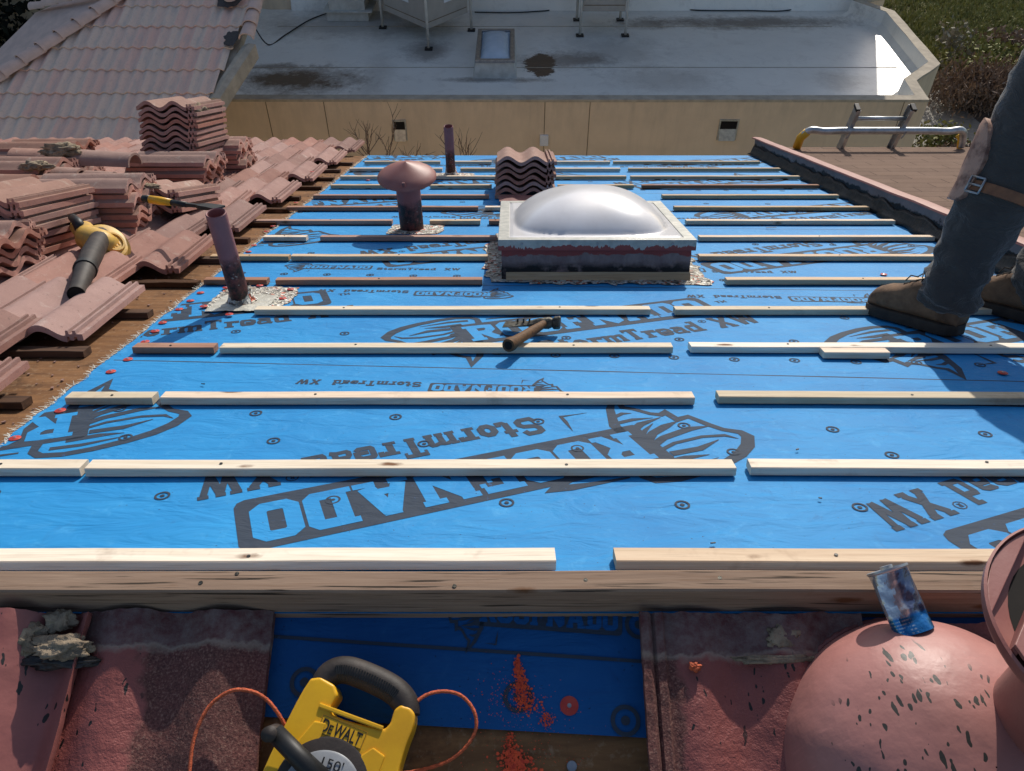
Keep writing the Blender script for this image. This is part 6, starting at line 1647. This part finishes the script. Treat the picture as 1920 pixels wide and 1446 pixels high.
def shrub(name, c, rx, ry, rz, n, leaf, mat, label, group=None, stems=10, up=False, fine=.5, cat='shrub'):
    r = empty(name, Matrix.Translation(c)); tag(r, label, cat, group)
    b = B()
    for k in range(stems):
        a = random.random()*2*PI; e = Vector((rx*.7*math.cos(a)*random.random(), ry*.7*math.sin(a)*random.random(), rz*random.uniform(.5,1.0)))
        b.tube([Vector((e.x*.1,e.y*.1,0)), e*.5+Vector((0,0,.05)), e], [.016*fine*2,.010*fine*2,.004], 5)
    b.build('stems', M['bark'], r)
    b = B(); cl = [(Vector((random.gauss(0,.45)*rx, random.gauss(0,.45)*ry, random.uniform(.15,1)*rz)), random.uniform(.15,.4)) for _ in range(max(6, n//120))]
    for k in range(n):
        c0_, cr = random.choice(cl)
        p = c0_ + Vector((random.gauss(0,cr*rx), random.gauss(0,cr*ry), random.gauss(0,cr*rz*.6)))
        if p.z < 0: p.z = abs(p.z)*.3
        d1 = Vector((random.gauss(0,1),random.gauss(0,1),random.gauss(0,1) + (1.6 if up else 0))).normalized(); d2 = d1.orthogonal().normalized()
        d2 = Matrix.Rotation(random.random()*6,3,d1) @ d2; L = leaf*random.uniform(.5,1.3); w_ = L*(.12 if up else .35)
        b.add([p, p+d1*L*.5+d2*w_, p+d1*L, p+d1*L*.5-d2*w_], [(0,1,2,3)])
    b.build('foliage', M[mat], r); return r
g_ = lambda px, py: G(px, py, ZG)
shrub('shrub', g_(1815,200), 1.0,.9,.75, 5200, .16, 'leaf_b', 'brown feathery dormant shrub just behind the path', 'shrubs beside the path', 30, True)
shrub('shrub', g_(1890,205), 1.2,.9,.8, 5000, .16, 'leaf_b', 'dense brown shrub partly behind the worker', 'shrubs beside the path', 30, True)
shrub('shrub', g_(1790,135), .6,.6,1.0, 500, .13, 'leaf_w', 'sparse shrub with white seed heads on the grassy bank', 'shrubs beside the path', 16)
shrub('shrub', g_(1870,140), 1.1,.9,.6, 4200, .14, 'leaf_g', 'olive green shrub above the brown ones', 'shrubs beside the path', 20)
shrub('shrub', g_(1925,125), .9,.8,.6, 2200, .13, 'leaf_b', 'reddish twiggy shrub at the upper right frame edge', 'shrubs beside the path', 20)
shrub('shrub', g_(1758,285), .5,.5,.5, 1100, .10, 'leaf_g', 'low leafy shrub beside the building corner behind the ladder', 'shrubs beside the path', 12)
shrub('shrub', g_(1810,318), .9,.5,.4, 2400, .10, 'leaf_b', 'low brown shrub seen through the ladder bar', 'shrubs beside the path', 14)
b = B()                                             # grass on the bank
for k in range(26000):
    px = random.uniform(1600,2050); py = random.uniform(-60,150)
    if px < 1620 + max(0,(py-0))*1.1: continue
    p = G(px, py, ZG); h_ = random.uniform(.05,.16); a = random.random()*6
    d_ = Vector((math.cos(a)*.03, math.sin(a)*.03, 0)); tip_ = Vector((random.gauss(0,.05), random.gauss(0,.05), h_))
    b.add([p-d_, p+d_, p+tip_], [(0,1,2)])
o = b.build('grass', M['leaf_g']); tag(o, 'rough olive grass on the bank at upper right', 'grass', kind='stuff')
# bare twigs beyond the eave at the left
tw = empty('bare_shrub'); tag(tw, 'leafless twiggy shrub top showing above the far eave', 'shrub')
b = B()
def twig(p, d, L, r, dep):
    e = p + d*L; b.tube([p, p.lerp(e,.5)+Vector((random.gauss(0,L*.05),0,0)), e], [r, r*.8, r*.5], 5)
    if dep:
        for k in range(3):
            nd = (d + Vector((random.gauss(0,.45), random.gauss(0,.35), random.uniform(0,.3)))).normalized(); twig(p.lerp(e, random.uniform(.4,1)), nd, L*random.uniform(.45,.65), r*.6, dep-1)
for (px, py) in ((702,268),(722,262),(742,288),(868,284)):
    t_ = hit(px, py, Vector((0,7.6,0)), Vector((0,1,0))); twig(Vector((t_.x+random.gauss(0,.05), 7.6, t_.z-.95)), Vector((random.gauss(0,.08),0,1)).normalized(), .75, .013, 3)
b.build('twigs', M['bark'], tw)
b2 = B(); b2.tube([Vector((-1.1,7.6,-7)), Vector((-1.05,7.6,-5)), Vector((-1.1,7.6,-3.6))], [.05,.04,.02], 8); b2.build('stem', M['bark'], tw)
# dark evergreen at upper left corner
gt = G(10,30,-4.2)
shrub('evergreen_tree', Vector((gt.x-.9, gt.y+.9, ZG)), 1.9, 1.5, 4.0, 24000, .20, 'leaf_d', 'very dark evergreen in the upper left corner behind the tiled roof', None, 14, cat='tree')
